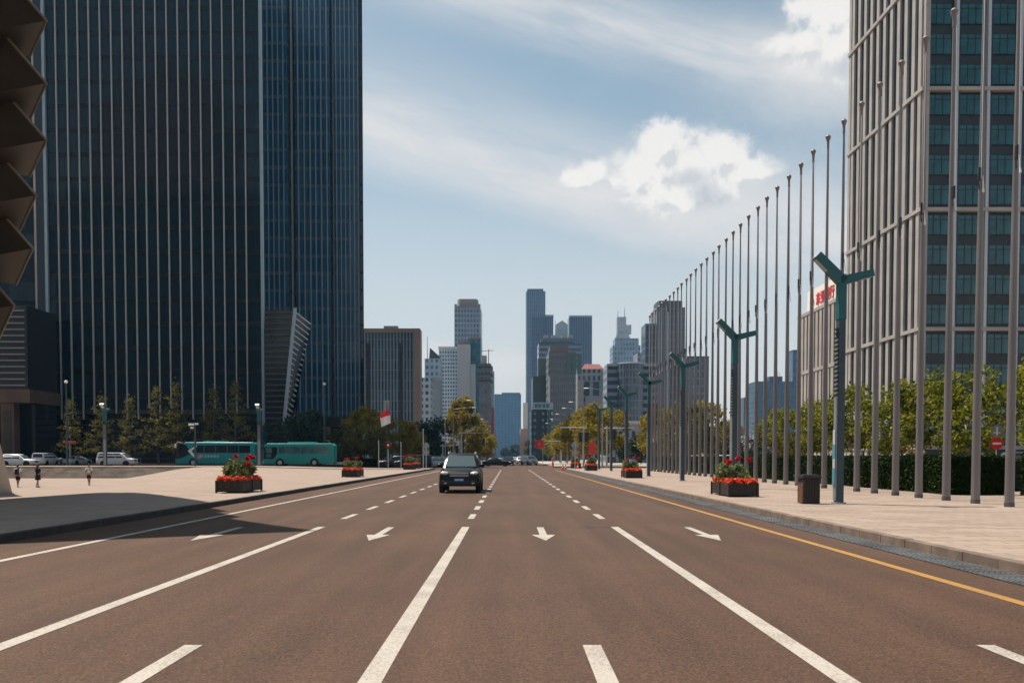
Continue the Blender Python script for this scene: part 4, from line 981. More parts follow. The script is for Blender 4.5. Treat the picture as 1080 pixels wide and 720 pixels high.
# ------------------------------------------------------------------ flagpoles
def make_flagpole():
    r = thing('flagpole', 'tall bare metal flagpole in the long row on the pavement', 'flagpole', group='flagpoles along the pavement')
    H = 15.45
    m = MB(); m.lathe([(.128, 0), (.114, 3), (.084, 8), (.056, 12), (.040, H - .5)], 14); autosmooth(m.build('shaft', M['pole'], r))
    m = MB(); m.lathe([(.137, 0), (.137, .10), (.129, .13)], 14); autosmooth(m.build('base_sleeve', pm('base_sleeve', (.11,.095,.09), .5, .4, .15, 3), r))
    m = MB(); m.lathe([(.05, H - .52), (.058, H - .46), (.05, H - .40), (.06, H - .20), (.115, H - .04), (.118, H), (.08, H + .05), (.025, H + .09)], 14); autosmooth(m.build('finial', M['cap'], r))
    m = MB(); m.bbox(-.10, -.03, -.20, -.09, 9.55, 9.95, .02); m.tube((-.06, -.14, 9.3), (-.09, -.15, 9.6), .02, .015, 6); m.build('cleat', M['dark'], r)
    m = MB(); m.tube((-.02, -.16, 9.6), (.0, -.10, H - .5), .008, .008, 5); m.tube((.05, -.15, 9.2), (.03, -.1, 9.7), .03, .01, 6); m.build('halyard', M['white'], r)
    return r
fpole = make_flagpole(); n = 36
for i in range(n):
    y = 25.45 + 1.885 * i; loc = (14.02 + rng.uniform(-.03, .03), y, .15); rz = rng.uniform(-.5, .5)
    if i == 0: fpole.location = loc
    else: dup(fpole, loc, rz)
dup(fpole, (14.0, 25.45 - 1.885, .15)); dup(fpole, (14.0, 25.45 - 3.77, .15))

# ------------------------------------------------------------------ street lamps with two raised arms
def make_lamp():
    r = thing('street_lamp', 'x', 'street lamp')
    m = MB(); m.bbox(-.10, .10, -.14, .14, 0, 5.45, .012); m.build('pole', M['slate'], r)
    m = MB(); m.bbox(-.16, .16, -.20, .20, .0, .05, .01); m.build('base_plate', M['grey'], r)
    m = MB(); m.box(-.145, -.102, -.10, .10, .1, 4.9); cv = m.build('side_cover', M['grey'], r)
    m = MB()
    for k in range(16): m.box(-.155, -.104, -.105, .105, 3.2 + k * .13, 3.26 + k * .13)
    m.build('vent_slats', M['dark'], r)
    m = MB(); m.bbox(-.115, .115, -.15, .15, 5.451, 6.62, .015); m.build('head_post', M['teal'], r)
    def arm(dx, dz, w0, w1, lamp):
        d = Vector((dx, 0, dz)).normalized(); nrm = Vector((-d.z, 0, d.x)) * (1 if dx > 0 else -1)
        p0 = Vector((0, 0, 6.60)) - d * .06; p1 = Vector((dx, 0, 6.60 + dz)); b = MB(); Y_ = Vector((0, .16, 0))
        ring = lambda p, w: [p - nrm * w - Y_, p + nrm * w - Y_, p + nrm * w + Y_, p - nrm * w + Y_]
        b.loft([ring(p0, w0), ring(p1, w1)]); a = b.build('arm', M['teal'], r)
        g = MB(); a0 = p0.lerp(p1, .35); off = -nrm * (w1 + .012) if True else 0
        g.loft([[a0 + off - Y_ * .7, a0 + off + nrm * .03 - Y_ * .7, a0 + off + nrm * .03 + Y_ * .7, a0 + off + Y_ * .7], [p1 - d * .05 + off - Y_ * .7, p1 - d * .05 + off + nrm * .03 - Y_ * .7, p1 - d * .05 + off + nrm * .03 + Y_ * .7, p1 - d * .05 + off + Y_ * .7]])
        g.build('light_panel', M['lightgrey'], a)
        g = MB(); g.loft([ring(p1 + d * .002, w1 * .96), ring(p1 + d * .02, w1 * .9)]); g.build('arm_cap', M['lightgrey'], a)
    arm(-.74, .74, .14, .115, True); arm(.90, .22, .13, .10, True)
    return r
lamp = make_lamp()
lamp_spots = [(9.84, 27.15, 'teal forked street lamp on a slate pole next to the wooden litter bin'), (9.9, 40.1, 'teal forked street lamp rising behind the flower planter nearest the litter bin'),
    (10.05, 52.8, 'teal forked street lamp between the first and second roadside planters'), (10.0, 65.2, 'teal forked street lamp beside the planter with tall crimson blooms'),
    (10.0, 77.6, 'teal forked lamp with pole before the pinkish slanted roof'), (10.1, 90.0, 'pale lit teal forked lamp near the blue street stall'), (10.1, 102.2, 'most distant teal forked lamp by the crossing planter')]
for i, (x, y, lab) in enumerate(lamp_spots):
    if i == 0: lamp.location = (x, y, .15); lamp['label'] = lab; lamp['group'] = 'teal forked street lamps'
    else: dup(lamp, (x, y, .15), rng.uniform(-.04, .04), lab)
# the same lamp seen end on along the cross street
dup(lamp, (X(111, 109), 109, .46), R(90), 'teal forked lamp seen end on before the black tower between two layered trees', 'teal forked street lamps', (1.0, 1.55, 1.0))
dup(lamp, (X(273.5, 110), 110, .46), R(90), 'teal forked lamp seen end on between the two coaches', 'teal forked street lamps', (1.0, 1.55, 1.0))
# cards stuck on the pole by the litter bin
m = MB(); m.box(-.172, -.156, -.1, .1, .55, 1.05); m.box(-.172, -.156, -.1, .1, 1.35, 1.75); st = m.build('notice', pm('notice_blue', (.07,.24,.32), .6), lamp)
m = MB(); m.box(-.168, -.1565, -.09, .09, 1.06, 1.34); m.box(-.168, -.1565, -.09, .09, 1.76, 2.2); m.build('notice', pm('notice_white', (.42,.45,.46), .6), lamp)
def post_light(px, py, D, ptype, label):
    g = .45; h = Z(py, D) - g
    r = thing('lamp_post', label, 'lamp post', (X(px, D), D, g))
    m = MB(); m.tube((0,0,0), (0,0,h), .13, .08, 10); m.build('post', M['slate'], r)
    if ptype == 'ball':
        m = MB(); m.ell((0, 0, h + .16), (.22, .22, .2)); autosmooth(m.build('globe', M['white'], r))
    else:
        m = MB(); m.bbox(-.75, -.1, -.12, .12, h - .3, h - .05, .04); m.bbox(-.55, -.15, -.1, .1, h - .65, h - .45, .03); m.bbox(.0, .4, -.1, .1, h - .2, h, .03); m.build('camera_head', M['white'], r)
    return r
post_light(71, 404, 112, 'ball', 'thin grey lamp post with small round globe near the parked scooter')
post_light(206, 446, 108, 'cam', 'grey post carrying white cameras before the front coach')
post_light(342.5, 406, 130, 'ball', 'very thin tall lamp post rising behind the second coach')
def cobra(x, y, s, label, group, reach=2.0):
    r = thing('highway_lamp', label, 'street lamp', (x, y, .15), 0, group)
    h = 9.9
    m = MB(); m.tube((0,0,0), (0,0,h - .3), .10, .05, 8); m.build('post', M['grey'], r)
    m = MB(); m.path([(0,0,h-.35), (s*reach*.35,0,h-.08), (s*(reach-.3),0,h)], .03, 6); m.build('arm', M['grey'], r)
    m = MB(); m.ell((s*reach, 0, h), (.38, .17, .07), 10, 6); autosmooth(m.build('lamp_head', M['white'], r))
for y in (113.5, 142, 160, 182, 206, 232): cobra(11.6, y, -1, 'pale single arm highway lamp with flat white head over the avenue trees', 'highway lamps on the sunny kerb')
for y in (138, 158, 180, 205): cobra(-9.7, y, 1, 'pale single arm highway lamp by the tall pointed tree', 'highway lamps on the shaded kerb', 3.6)
# ------------------------------------------------------------------ flower planters and litter bin
def make_planter(seed, W_=1.0, L_=2.7, H=.47, reds=5):
    """long wooden trough along the kerb; origin at the middle of its base"""
    rs = np.random.RandomState(seed); rng.seed(seed)
    r = thing('flower_planter', 'x', 'planter', group='wooden flower planters')
    hw, hl = W_ / 2, L_ / 2
    m = MB(); np_ = 9
    for i in range(np_):
        a = -hw + .04 + (W_ - .08) * i / np_
        for yy in (-hl, hl - .03): m.box(a + .004, a + (W_ - .08) / np_ - .004, yy, yy + .03, .05, H)
    k = 24
    for i in range(k):
        a = -hl + .04 + (L_ - .08) * i / k
        for xx in (-hw, hw - .03): m.box(xx, xx + .03, a + .004, a + (L_ - .08) / k - .004, .05, H)
    for sx in (-1, 1):
        for sy in (-1, 0, 1): m.box(sx * hw - .035, sx * hw + .035, sy * hl - .035, sy * hl + .035, 0, H + .015)
    m.build('trough', M['wood'], r)
    m = MB(); m.box(-hw + .032, hw - .032, -hl + .032, hl - .032, .04, H - .06); m.build('soil', pm('soil', (.025, .017, .011), .95), r)
    c = MB(); n = 2600
    ed = np.concatenate([np.stack([rs.uniform(-hw, hw, n // 2), rs.uniform(-hl, -hl + .75, n // 2), H + .03 + rs.uniform(-.03, .10, n // 2)], 1),
                         np.stack([rs.uniform(hw - .25, hw, n // 4), rs.uniform(-hl, hl, n // 4), H + .03 + rs.uniform(-.03, .09, n // 4)], 1),
                         np.stack([rs.uniform(-hw, -hw + .28, n // 4), rs.uniform(-hl, hl, n // 4), H + .03 + rs.uniform(-.03, .10, n // 4)], 1),
                         np.stack([rs.uniform(-hw, hw, n // 5), rs.uniform(hl - .5, hl, n // 5), H + .03 + rs.uniform(-.03, .09, n // 5)], 1)])
    ed[:, 2] += .05 * np.sin(ed[:, 0] * 19 + ed[:, 1] * 13)
    leaves(c, ed, .042, rs, .2, .9); c.build('bedding_flowers', M['flower'], r)
    c = MB()
    for q in range(20):
        e = (rs.uniform(-.38, .38), rs.uniform(-hl * .72, hl * .8), H + rs.uniform(.12, .66))
        b = rs.uniform(.16, .26); leaves(c, blob_pts(rs, e, (b, b * 1.2, b), 120, .2), .085, rs, 0, .42)
    for q in range(26):
        e = Vector((rs.uniform(-.3, .3), rs.uniform(-hl * .6, hl * .7), H - .05)); c.tube(e, e + Vector((rs.uniform(-.2, .2), rs.uniform(-.2, .2), rs.uniform(.4, .8))), .012, .006, 4)
    c.build('shrub', M['plant'], r)
    for q in range(reds):
        x, y, z = rs.uniform(-.38, .42), rs.uniform(-hl * .6, hl * .5), H + rs.uniform(.62, .98)
        b = MB(); leaves(b, blob_pts(rs, (x, y, z), (.085, .085, .075), 90, .3), .05, rs, 0, .9); o = b.build('bloom', M['bloom'], r)
        s = MB(); s.tube((x * .7, y, H + .05), (x, y, z - .03), .010, .007, 4); s.build('stem', M['plant'], o)
    return r
p0 = make_planter(5); p0.location = (8.15, 33.0, .15); p0['label'] = 'dark wooden planter of red flowers and tall greens nearest the litter bin'
p1 = make_planter(9, reds=6); p1.location = (-10.75, 36.3, .16); p1['label'] = 'dark wooden planter of orange red flowers on the plaza kerb before the coaches'
for src, x, y, lab in ((p0, 8.2, 61.0, 'roadside planter with tall crimson blooms beside a forked lamp'), (p1, 8.3, 92.5, 'small looking planter near the two traffic signs seen from behind'), (p0, 8.0, 121.5 - 12, 'last roadside planter by the traffic cones'),
        (p0, -10.9, 63.5, 'planter topped with pale green leaves on the plaza kerb behind the nearer one'), (p1, -11.0, 100.5, 'planter before the small red light on the plaza side'), (p0, -11.2, 108.6, 'planter by the traffic sign post and the dark van')):
    dup(src, (x, y, .15), R(180) if src is p1 else 0, lab, 'wooden flower planters', (1, 1, 1.0 if y < 70 else 1.12))
def litter_bin():
    r = thing('litter_bin', 'square dark wooden litter bin with overhanging lid next to the forked lamp', 'litter bin', (8.98, 27.25, .15))
    m = MB(); m.bbox(-.24, .24, -.24, .24, .03, .76, .012)
    for i in range(6):
        a = -.25 + .5 * i / 6
        m.box(a + .006, a + .077, -.262, -.235, .02, .74); m.box(a + .006, a + .077, .235, .262, .02, .74)
    m.build('body', M['wood'], r)
    m = MB()
    for i in range(5):
        a = -.24 + .48 * i / 5
        m.box(-.268, -.242, a + .006, a + .09, .02, .60)
    m.build('side_slats', M['wood2'], r)
    m = MB(); m.bbox(-.29, .29, -.29, .29, .762, .83, .02); m.bbox(-.25, .25, -.25, .25, .83, .87, .015); m.build('lid', M['dark'], r)
    m = MB(); m.box(-.16, .16, -.2655, -.2625, .60, .70); m.build('opening', M['black'], r)
litter_bin()

# ------------------------------------------------------------------ vehicles (front towards local -Y)
def wheel(r, x, y, rad, w_, par):
    s = 1 if x > 0 else -1
    m = MB(); m.lathe([(rad*.62, -w_/2), (rad*.9, -w_/2), (rad, -w_/2 + .03), (rad, w_/2 - .03), (rad*.9, w_/2), (rad*.62, w_/2)], 20, (0, 0, 0), 'x')
    o = m.build('wheel', M['black'], par); o.location = (x, y, rad); autosmooth(o)
    m = MB(); m.lathe([(.02, s*w_*.36), (rad*.2, s*w_*.42), (rad*.6, s*w_*.50), (rad*.64, s*w_*.44)], 16, (0,0,0), 'x'); h = m.build('rim', M['lightgrey'], o); autosmooth(h)
SPEC = {
 'suv':   dict(L=4.75, W=1.88, st=[(-2.37,.46,.66,.74),(-2.31,.36,.82,.86),(-2.15,.30,.94,.92),(-1.7,.28,1.02,.935),(-1.15,.28,1.08,.94),(.3,.28,1.10,.94),(1.7,.28,1.12,.94),(2.2,.30,1.10,.92),(2.36,.42,.98,.84)], gh=(-1.12,2.22,-.38,1.92), belt=1.07, top=1.70, rw=.66, bw=.87, wb=(-1.43,1.40), wr=.37),
 'sedan': dict(L=4.7, W=1.82, st=[(-2.34,.40,.58,.70),(-2.28,.30,.68,.82),(-2.0,.22,.78,.89),(-1.3,.20,.88,.91),(-.95,.20,.92,.91),(.9,.20,.95,.91),(1.6,.20,.97,.91),(2.15,.24,.95,.88),(2.34,.36,.82,.78)], gh=(-.95,1.72,-.12,1.0), belt=.90, top=1.45, rw=.58, bw=.83, wb=(-1.40,1.38), wr=.33),
 'hatch': dict(L=4.4, W=1.78, st=[(-2.19,.40,.60,.68),(-2.12,.30,.72,.80),(-1.85,.22,.84,.87),(-1.25,.20,.96,.89),(-.9,.20,.99,.89),(1.2,.20,1.02,.89),(1.9,.22,1.02,.88),(2.19,.38,.92,.78)], gh=(-1.05,2.08,-.2,1.72), belt=.98, top=1.60, rw=.62, bw=.83, wb=(-1.32,1.30), wr=.33),
 'van':   dict(L=4.9, W=1.86, st=[(-2.43,.42,.66,.74),(-2.36,.30,.84,.85),(-2.1,.24,.98,.91),(-1.7,.22,1.08,.93),(-1.3,.22,1.10,.93),(1.5,.22,1.12,.93),(2.3,.24,1.12,.92),(2.43,.40,1.0,.84)], gh=(-1.7,2.38,-.75,2.22), belt=1.07, top=1.80, rw=.74, bw=.88, wb=(-1.5,1.45), wr=.34)}
def make_car(kind, colr, label, cat, detail=False, group=None, name=None):
    S = SPEC[kind]; r = thing(name or {'suv': 'parked_suv', 'van': 'minivan'}.get(kind, 'car'), label, cat, group=group)
    paint_ = pm('car_paint', colr, .30, 0, spec=.32 if max(colr) < .3 else .5)
    rings = []
    for y, zb, zt, hw in S['st']:
        zm_ = (zb + zt) / 2; P = [(0, zb), (.78, zb), (.95, zb + .07), (1.0, zm_ - .05), (1.0, zm_ + .06), (.97, zt - .10), (.90, zt - .02), (.55, zt + .015), (0, zt + .025)]
        full = [(hw * a, z) for a, z in P] + [(-hw * a, z) for a, z in reversed(P[1:-1])]
        rings.append([(x, y, z) for x, z in full])
    b = MB(); b.loft(rings); body = b.build('body', paint_, r); autosmooth(body, 50)
    f0, r0, f1, r1 = S['gh']; zb, zt, rw, bw = S['belt'], S['top'], S['rw'], S['bw']
    gh = MB(); mid = lambda a, b_: (a + b_) / 2
    def ring(y0, y1, w_, z, c): return [(-w_+c, y0, z), (w_-c, y0, z), (w_, y0+c, z), (w_, y1-c, z), (w_-c, y1, z), (-w_+c, y1, z), (-w_, y1-c, z), (-w_, y0+c, z)]
    gh.loft([ring(f0, r0, bw, zb - .06, .06), ring(f0 + (f1-f0)*.5, r0 + (r1-r0)*.5, mid(bw, rw) + .05, mid(zb, zt), .09), ring(f1 - .02, r1 + .02, rw + .02, zt - .05, .12), ring(f1 + .12, r1 - .10, rw - .07, zt, .12)])
    autosmooth(gh.build('cabin', paint_, r), 40)
    # glazing, each pane slightly proud of the cabin
    zl, zh = zb + .05, zt - .11
    def at(z): 
        t = (z - zb) / (zt - .05 - zb); return f0 + (f1-f0)*t, r0 + (r1-r0)*t, bw + (rw + .02 - bw)*t + .05 * math.sin(math.pi * min(1, max(0, t))) 
    def pane(name, pts, gm=None): 
        q = MB(); c = sum((Vector(p) for p in pts), Vector()) / len(pts); n_ = (Vector(pts[1]) - Vector(pts[0])).cross(Vector(pts[2]) - Vector(pts[0])).normalized()
        if n_.dot(c - Vector((0, (f0+r0)/2, (zb+zt)/2))) < 0: n_ = -n_
        q.loft([[Vector(p) - n_ * .03 for p in pts], [Vector(p) + n_ * .014 for p in pts]]); return q.build(name, gm or M['glass'], r)
    a, b2 = at(zl), at(zh)
    pane('windscreen', [(-a[2]+.14, a[0]-.012, zl), (a[2]-.14, a[0]-.012, zl), (b2[2]-.13, b2[0]-.012, zh), (-b2[2]+.13, b2[0]-.012, zh)], M['screen'])
    pane('rear_window', [(-a[2]+.18, a[1]+.012, zl + .06), (a[2]-.18, a[1]+.012, zl + .06), (b2[2]-.15, b2[1]+.012, zh), (-b2[2]+.15, b2[1]+.012, zh)])
    ym = [.0, .34, .68, 1.0] if kind in ('suv', 'van') else [.0, .5, 1.0]
    for s in (-1, 1):
        for i in range(len(ym) - 1):
            lo = lambda t, q: q[0] + .22 + (q[1] - q[0] - .44) * t
            y0, y1 = ym[i] + .015, ym[i+1] - .015
            pane('side_window', [(s*(a[2]+.002), lo(y0, a), zl), (s*(a[2]+.002), lo(y1, a), zl), (s*(b2[2]+.002), lo(y1, b2), zh), (s*(b2[2]+.002), lo(y0, b2), zh)])
    for x in (-1, 1):
        for y in S['wb']:
            m = MB(); m.lathe([(S['wr'] + .075, -.1), (S['wr'] + .075, .1)], 22, (0,0,0), 'x'); o = m.build('wheel_arch', M['black'], r); o.location = (x * (S['W']/2 - .092), y, S['wr'] + .01)
            wheel(r, x * (S['W']/2 - .11), y, S['wr'], .24, r)
    fy = S['st'][1][0]; hz = S['st'][2][2] - .10
    for x in (-1, 1):
        m = MB(); m.ell((x * .66, fy + .10, hz), (.21, .16, .095), 12, 8, Euler((0, x * -.12, x * -.30))); autosmooth(m.build('headlight', M['lamp'], r))
        m = MB(); m.ell((x * .70, S['st'][-2][0] + .04, hz + .04), (.16, .1, .10), 10, 8); autosmooth(m.build('tail_light', M['red'], r))
        m = MB(); m.ell((x * (bw + .13), f0 + .55 * (f1 - f0) + .0, zb + .10), (.13, .08, .09), 10, 8); m.box(x * (bw - .02) - .05, x * (bw - .02) + .05, f0 + .5*(f1-f0), f0 + .5*(f1-f0) + .06, zb + .03, zb + .08); autosmooth(m.build('wing_mirror', paint_, r))
    m = MB(); m.bbox(-.44, .44, fy - .075, fy + .1, hz - .15, hz + .05, .03); g = m.build('grille', M['dark'], r)
    m = MB()
    for q in range(3): m.box(-.42, .42, fy - .085, fy - .076, hz - .115 + q * .06, hz - .095 + q * .06)
    m.build('grille_bar', M['chrome'], g)
    m = MB(); m.bbox(-.80, .80, fy - .10, fy + .1, .36, .54, .03); m.build('bumper', M['dark'] if detail else paint_, r)
    m = MB(); m.bbox(-.23, .23, fy - .125, fy - .10, .50, .645, .008); pl_ = m.build('number_plate', M['plate'], r)
    if detail:
        m = MB()
        for q in range(7): m.box(-.19 + q * .057, -.155 + q * .057, fy - .128, fy - .1255, .54, .61)
        m.build('plate_character', M['white'], pl_)
        for x in (-1, 1):
            m = MB(); m.ell((x * .62, fy - .06, .43), (.10, .06, .055), 10, 8); autosmooth(m.build('fog_light', M['lightgrey'], r))
            m = MB(); m.path([(x * (rw - .02), f1 + .3, zt - .01), (x * (rw - .02), f1 + .36, zt + .06), (x * (rw - .02), r1 - .3, zt + .06), (x * (rw - .02), r1 - .2, zt - .01)], .022, 6); m.build('roof_rail', M['lightgrey'], r)
        m = MB()
        for t in (-.32, .28): m.tube((t, f0 + .02, zb + .02), (t + .36, f0 + .14, zb + .12), .012, .008, 5)
        m.build('wiper', M['black'], r)
        m = MB(); m.bbox(-.62, .62, fy - .108, fy + .05, .30, .365, .015); m.build('lower_grille', M['black'], r)
        m = MB(); m.bbox(-.06, .06, f1 - .02, f1 + .03, zt - .2, zt - .13, .01); m.build('rear_view_mirror', M['black'], r)
    return r
hero = make_car('suv', (.0035, .004, .005), 'black off road car with blue number plate driving towards the viewer', 'car', True, name='suv')
hero.location = (X(490, 43.4), 41.0, 0); hero.scale = (.94, 1, 1)
cars = [
 ('sedan', (.012,.014,.016), X(524, 152), 150, R(90), 'dark sedan crossing the junction behind the black off road car', 0),
 ('suv', (.016,.020,.024), X(536.5, 168), 166, 0, 'dark car with white lit front coming on behind the crossing sedan', 0),
 ('hatch', (.62,.63,.64), X(549, 196), 195, 0, 'white hatchback queuing beyond the junction beside the dark oncoming car', 0),
 ('van', (.50,.52,.54), X(557.5, 176), 172, R(20), 'white van turning at the junction near the red hanging sign', 0),
 ('hatch', (.30,.32,.34), X(552, 230), 236, 0, 'small grey car far down the road behind the white hatchback', 0),
 ('sedan', (.64,.64,.63), X(543, 255), 262, 0, 'far white sedan in the middle of the road', 0),
 ('van', (.014,.016,.020), X(441, 125), 119, R(-90), 'large black van crossing behind the plaza planters', 0),
 ('suv', (.020,.022,.026), X(424, 130), 124, R(-90), 'black off road car just behind the large black van', 0),
 ('hatch', (.36,.39,.42), X(459, 138), 134, R(-60), 'grey hatchback waiting beside the black van', 0),
 ('hatch', (.66,.68,.70), X(27, 118), 116.5, R(90), 'silver white hatchback on the cross street beside the stone portal', .3),
 ('van', (.56,.57,.60), X(137, 124), 120, R(90), 'white people carrier parked beneath the layered trees', .3),
 ('van', (.62,.64,.66), X(52, 134), 133, R(180), 'white car seen from behind in front of the black tower', .3),
 ('sedan', (.34,.40,.44), X(85, 136), 135, R(170), 'pale blue car half hidden behind the thin lamp post', .3),
 ('sedan', (.70,.70,.69), X(6, 128), 126, R(90), 'white car mostly hidden behind the pale stone foot', .3),
 ('sedan', (.55,.05,.04), 33.5, 74, R(90), 'red car roof showing above the hedge', .15),
 ('hatch', (.70,.69,.66), 26.6, 60.5, R(90), 'white car behind the hedge under the plane trees', .15),
 ('suv', (.03,.035,.045), 31.0, 53.0, R(80), 'dark car behind the hedge near the no entry sign', .15),
 ('van', (.66,.65,.62), X(750, 140), 126, R(90), 'white van passing behind the row of flagpoles', .0),
 ('hatch', (.62,.60,.57), X(806, 128), 120, R(-90), 'white hatchback passing beyond the long hedge', .0),
 ('sedan', (.42,.05,.04), X(727, 130), 121, R(-90), 'dull red sedan passing behind the flagpoles', .0)]
for kind, cc, x, y, rz, lab, z in cars:
    c = make_car(kind, cc, lab, 'van' if 'van' in lab else 'car'); c.location = (x, y, z); c.rotation_euler = (0, 0, rz)

# coaches on the cross street (nose towards -X)
def coach(x0, x1, y, label, modern):
    L_ = x1 - x0; r = thing('coach', label, 'bus', ((x0 + x1)/2, y, .3)); h = 3.2 if modern else 3.05; hl = L_ / 2
    paint_ = pm('coach_paint', (.004,.25,.26) if modern else (.006,.28,.25), .32, 0, .06, .6)
    b = MB()
    prof = [(-hl, .34), (-hl - .02, .9), (-hl + .35, 1.5), (-hl + .95, h - .2), (-hl + 1.25, h), (hl - .2, h), (hl, h - .25), (hl, .40), (hl - .1, .30), (-hl + .1, .28)] if modern else [(-hl + .03, .34), (-hl, 1.2), (-hl + .12, h - .4), (-hl + .45, h), (hl - .25, h), (hl, h - .3), (hl, .42), (hl - .1, .32), (-hl + .1, .30)]
    bm = bmesh.new(); vs = [[bm.verts.new((p[0], s, p[1])) for p in prof] for s in (-1.24, 1.24)]
    n = len(prof); bm.faces.new(vs[0]); bm.faces.new(list(reversed(vs[1])))
    for i in range(n): bm.faces.new((vs[0][i], vs[1][i], vs[1][(i+1) % n], vs[0][(i+1) % n]))
    bmesh.ops.recalc_face_normals(bm, faces=bm.faces[:])
    bmesh.ops.bevel(bm, geom=[e for e in bm.edges if abs(e.verts[0].co.y - e.verts[1].co.y) < .01], offset=.10, segments=3, affect='EDGES', profile=.5)
    b.bm(bm); autosmooth(b.build('body', paint_, r), 30)
    zs0, zs1 = (1.78, 2.78) if modern else (1.68, 2.62)
    xs0 = -hl + (2.2 if modern else 2.05); k = 5 if modern else 7
    for s in (-1, 1):
        for i in range(k):
            a = xs0 + (hl - .55 - xs0) * i / k; e = xs0 + (hl - .55 - xs0) * (i + 1) / k
            m = MB(); m.bbox(a + .03, e - .03, s * 1.235 - .02, s * 1.235 + .02, zs0, zs1, .015); m.build('side_window', M['glass'] if modern else M['glassl'], r)
    m = MB()
    if modern:
        m.hexa([(-hl + .02, -1.0, 1.05), (-hl + .02, 1.0, 1.05), (-hl + .5, 1.0, 1.0), (-hl + .5, -1.0, 1.0), (-hl + .80, -1.0, h - .25), (-hl + .80, 1.0, h - .25), (-hl + 1.2, 1.0, h - .25), (-hl + 1.2, -1.0, h - .25)])
        for s in (-1, 1): m.extr([(-hl + .02, .95), (-hl + .42, 1.55), (-hl + .90, h - .25), (-hl + 1.3, h - .35), (-hl + 2.05, 1.75), (-hl + 1.0, 1.2)], 'y', s * 1.19, s * 1.262)
    else:
        m.box(-hl - .03, -hl + .3, -1.1, 1.1, 1.25, h - .45)
        for s in (-1, 1): m.extr([(-hl + .04, 1.0), (-hl + .1, 1.6), (-hl + .16, h - .5), (-hl + 1.9, h - .5), (-hl + 1.9, 1.62), (-hl + 1.35, .95)], 'y', s * 1.19, s * 1.262)
    m.build('windscreen', M['glass'], r)
    if not modern:
        for a, e, z0_, z1_ in ((.35, 1.2, 1.75, 2.45), (.35, 1.1, 1.12, 1.6)):
            m = MB(); m.bbox(-hl + a, -hl + e, -1.275, -1.255, z0_, z1_, .02); m.build('door_pane', M['glassl'], r)
    else:
        m = MB(); m.raw([(-hl + 1.55, -1.268, 2.05), (-hl + 2.75, -1.268, 2.85), (-hl + 2.75, -1.268, 2.55), (-hl + 2.05, -1.268, 2.05), (-hl + 2.65, -1.268, 1.2), (-hl + 2.35, -1.268, 1.2),
                          (-hl + 1.55, -1.255, 2.05), (-hl + 2.75, -1.255, 2.85), (-hl + 2.75, -1.255, 2.55), (-hl + 2.05, -1.255, 2.05), (-hl + 2.65, -1.255, 1.2), (-hl + 2.35, -1.255, 1.2)],
                         [(0,1,2,3), (0,3,4,5), (0,6,7,1), (1,7,8,2), (0,5,11,6), (5,4,10,11)]); m.build('white_chevron', M['white'], r)
        m = MB(); m.ell((-hl + 3.3, -1.25, 1.35), (.30, .02, .26)); m.ell((-hl + 3.05, -1.25, 1.1), (.22, .02, .12)); m.build('pink_emblem', pm('pink_emblem', (.62,.22,.25), .5), r)
        m = MB()
        for q in range(5):
            a = -hl + 3.75 + q * .42
            m.box(a, a + .30, -1.262, -1.243, 1.42, 1.48); m.box(a + .12, a + .18, -1.262, -1.243, 1.16, 1.415); m.box(a + .02, a + .10, -1.262, -1.243, 1.20, 1.34); m.box(a + .2, a + .29, -1.262, -1.243, 1.22, 1.36)
        m.build('side_lettering', pm('pale_lettering', (.5,.6,.6), .5), r)
    for t in ((-.60, -.52), (.20, .28)) if False else ():
        pass
    m = MB(); m.bbox(-hl + (3.5 if modern else 3.2), -hl + (6.4 if modern else 6.9), -.9, .9, h - .01, h + .20, .05); m.build('roof_unit', paint_, r)
    for y_ in (-1, 1):
        for xw in (-hl + 2.25, hl - (3.0 if modern else 2.6)):
            m = MB(); m.lathe([(.58, -.06), (.58, .06)], 20, (0,0,0), 'y'); o = m.build('wheel_arch', M['black'], r); o.location = (xw, y_ * 1.20, .50)
            m = MB(); m.lathe([(.28, -.14), (.44, -.14), (.48, -.1), (.48, .1), (.44, .14), (.28, .14)], 18, (0,0,0), 'y'); o = m.build('wheel', M['black'], r); o.location = (xw, y_ * 1.15, .48)
            m = MB(); m.lathe([(.05, -.15), (.28, -.155), (.28, .155), (.05, .15)], 14, (0,0,0), 'y'); m.build('rim', M['lightgrey'], o)
    m = MB(); m.path([(-hl + .8, -1.1, h - .1), (-hl + .2, -1.3, h + .05), (-hl - .05, -1.3, h - .35)], .035, 6); m.bbox(-hl - .18, -hl + .04, -1.42, -1.2, h - .75, h - .3, .04); m.build('wing_mirror', M['white'] if modern else M['dark'], r)
    for s in (-1, 1):
        m = MB(); m.ell((-hl + .06, s * .92, .62), (.12, .20, .13)); m.build('headlight', M['lamp'], r)
    return r
coach(X(186, 122), X(268.5, 122), 123.2, 'teal coach with white chevron and dark slanted front on the cross street', True)
coach(X(277.5, 122), X(352, 122), 123.2, 'older teal coach with pale side windows behind the first coach', False)

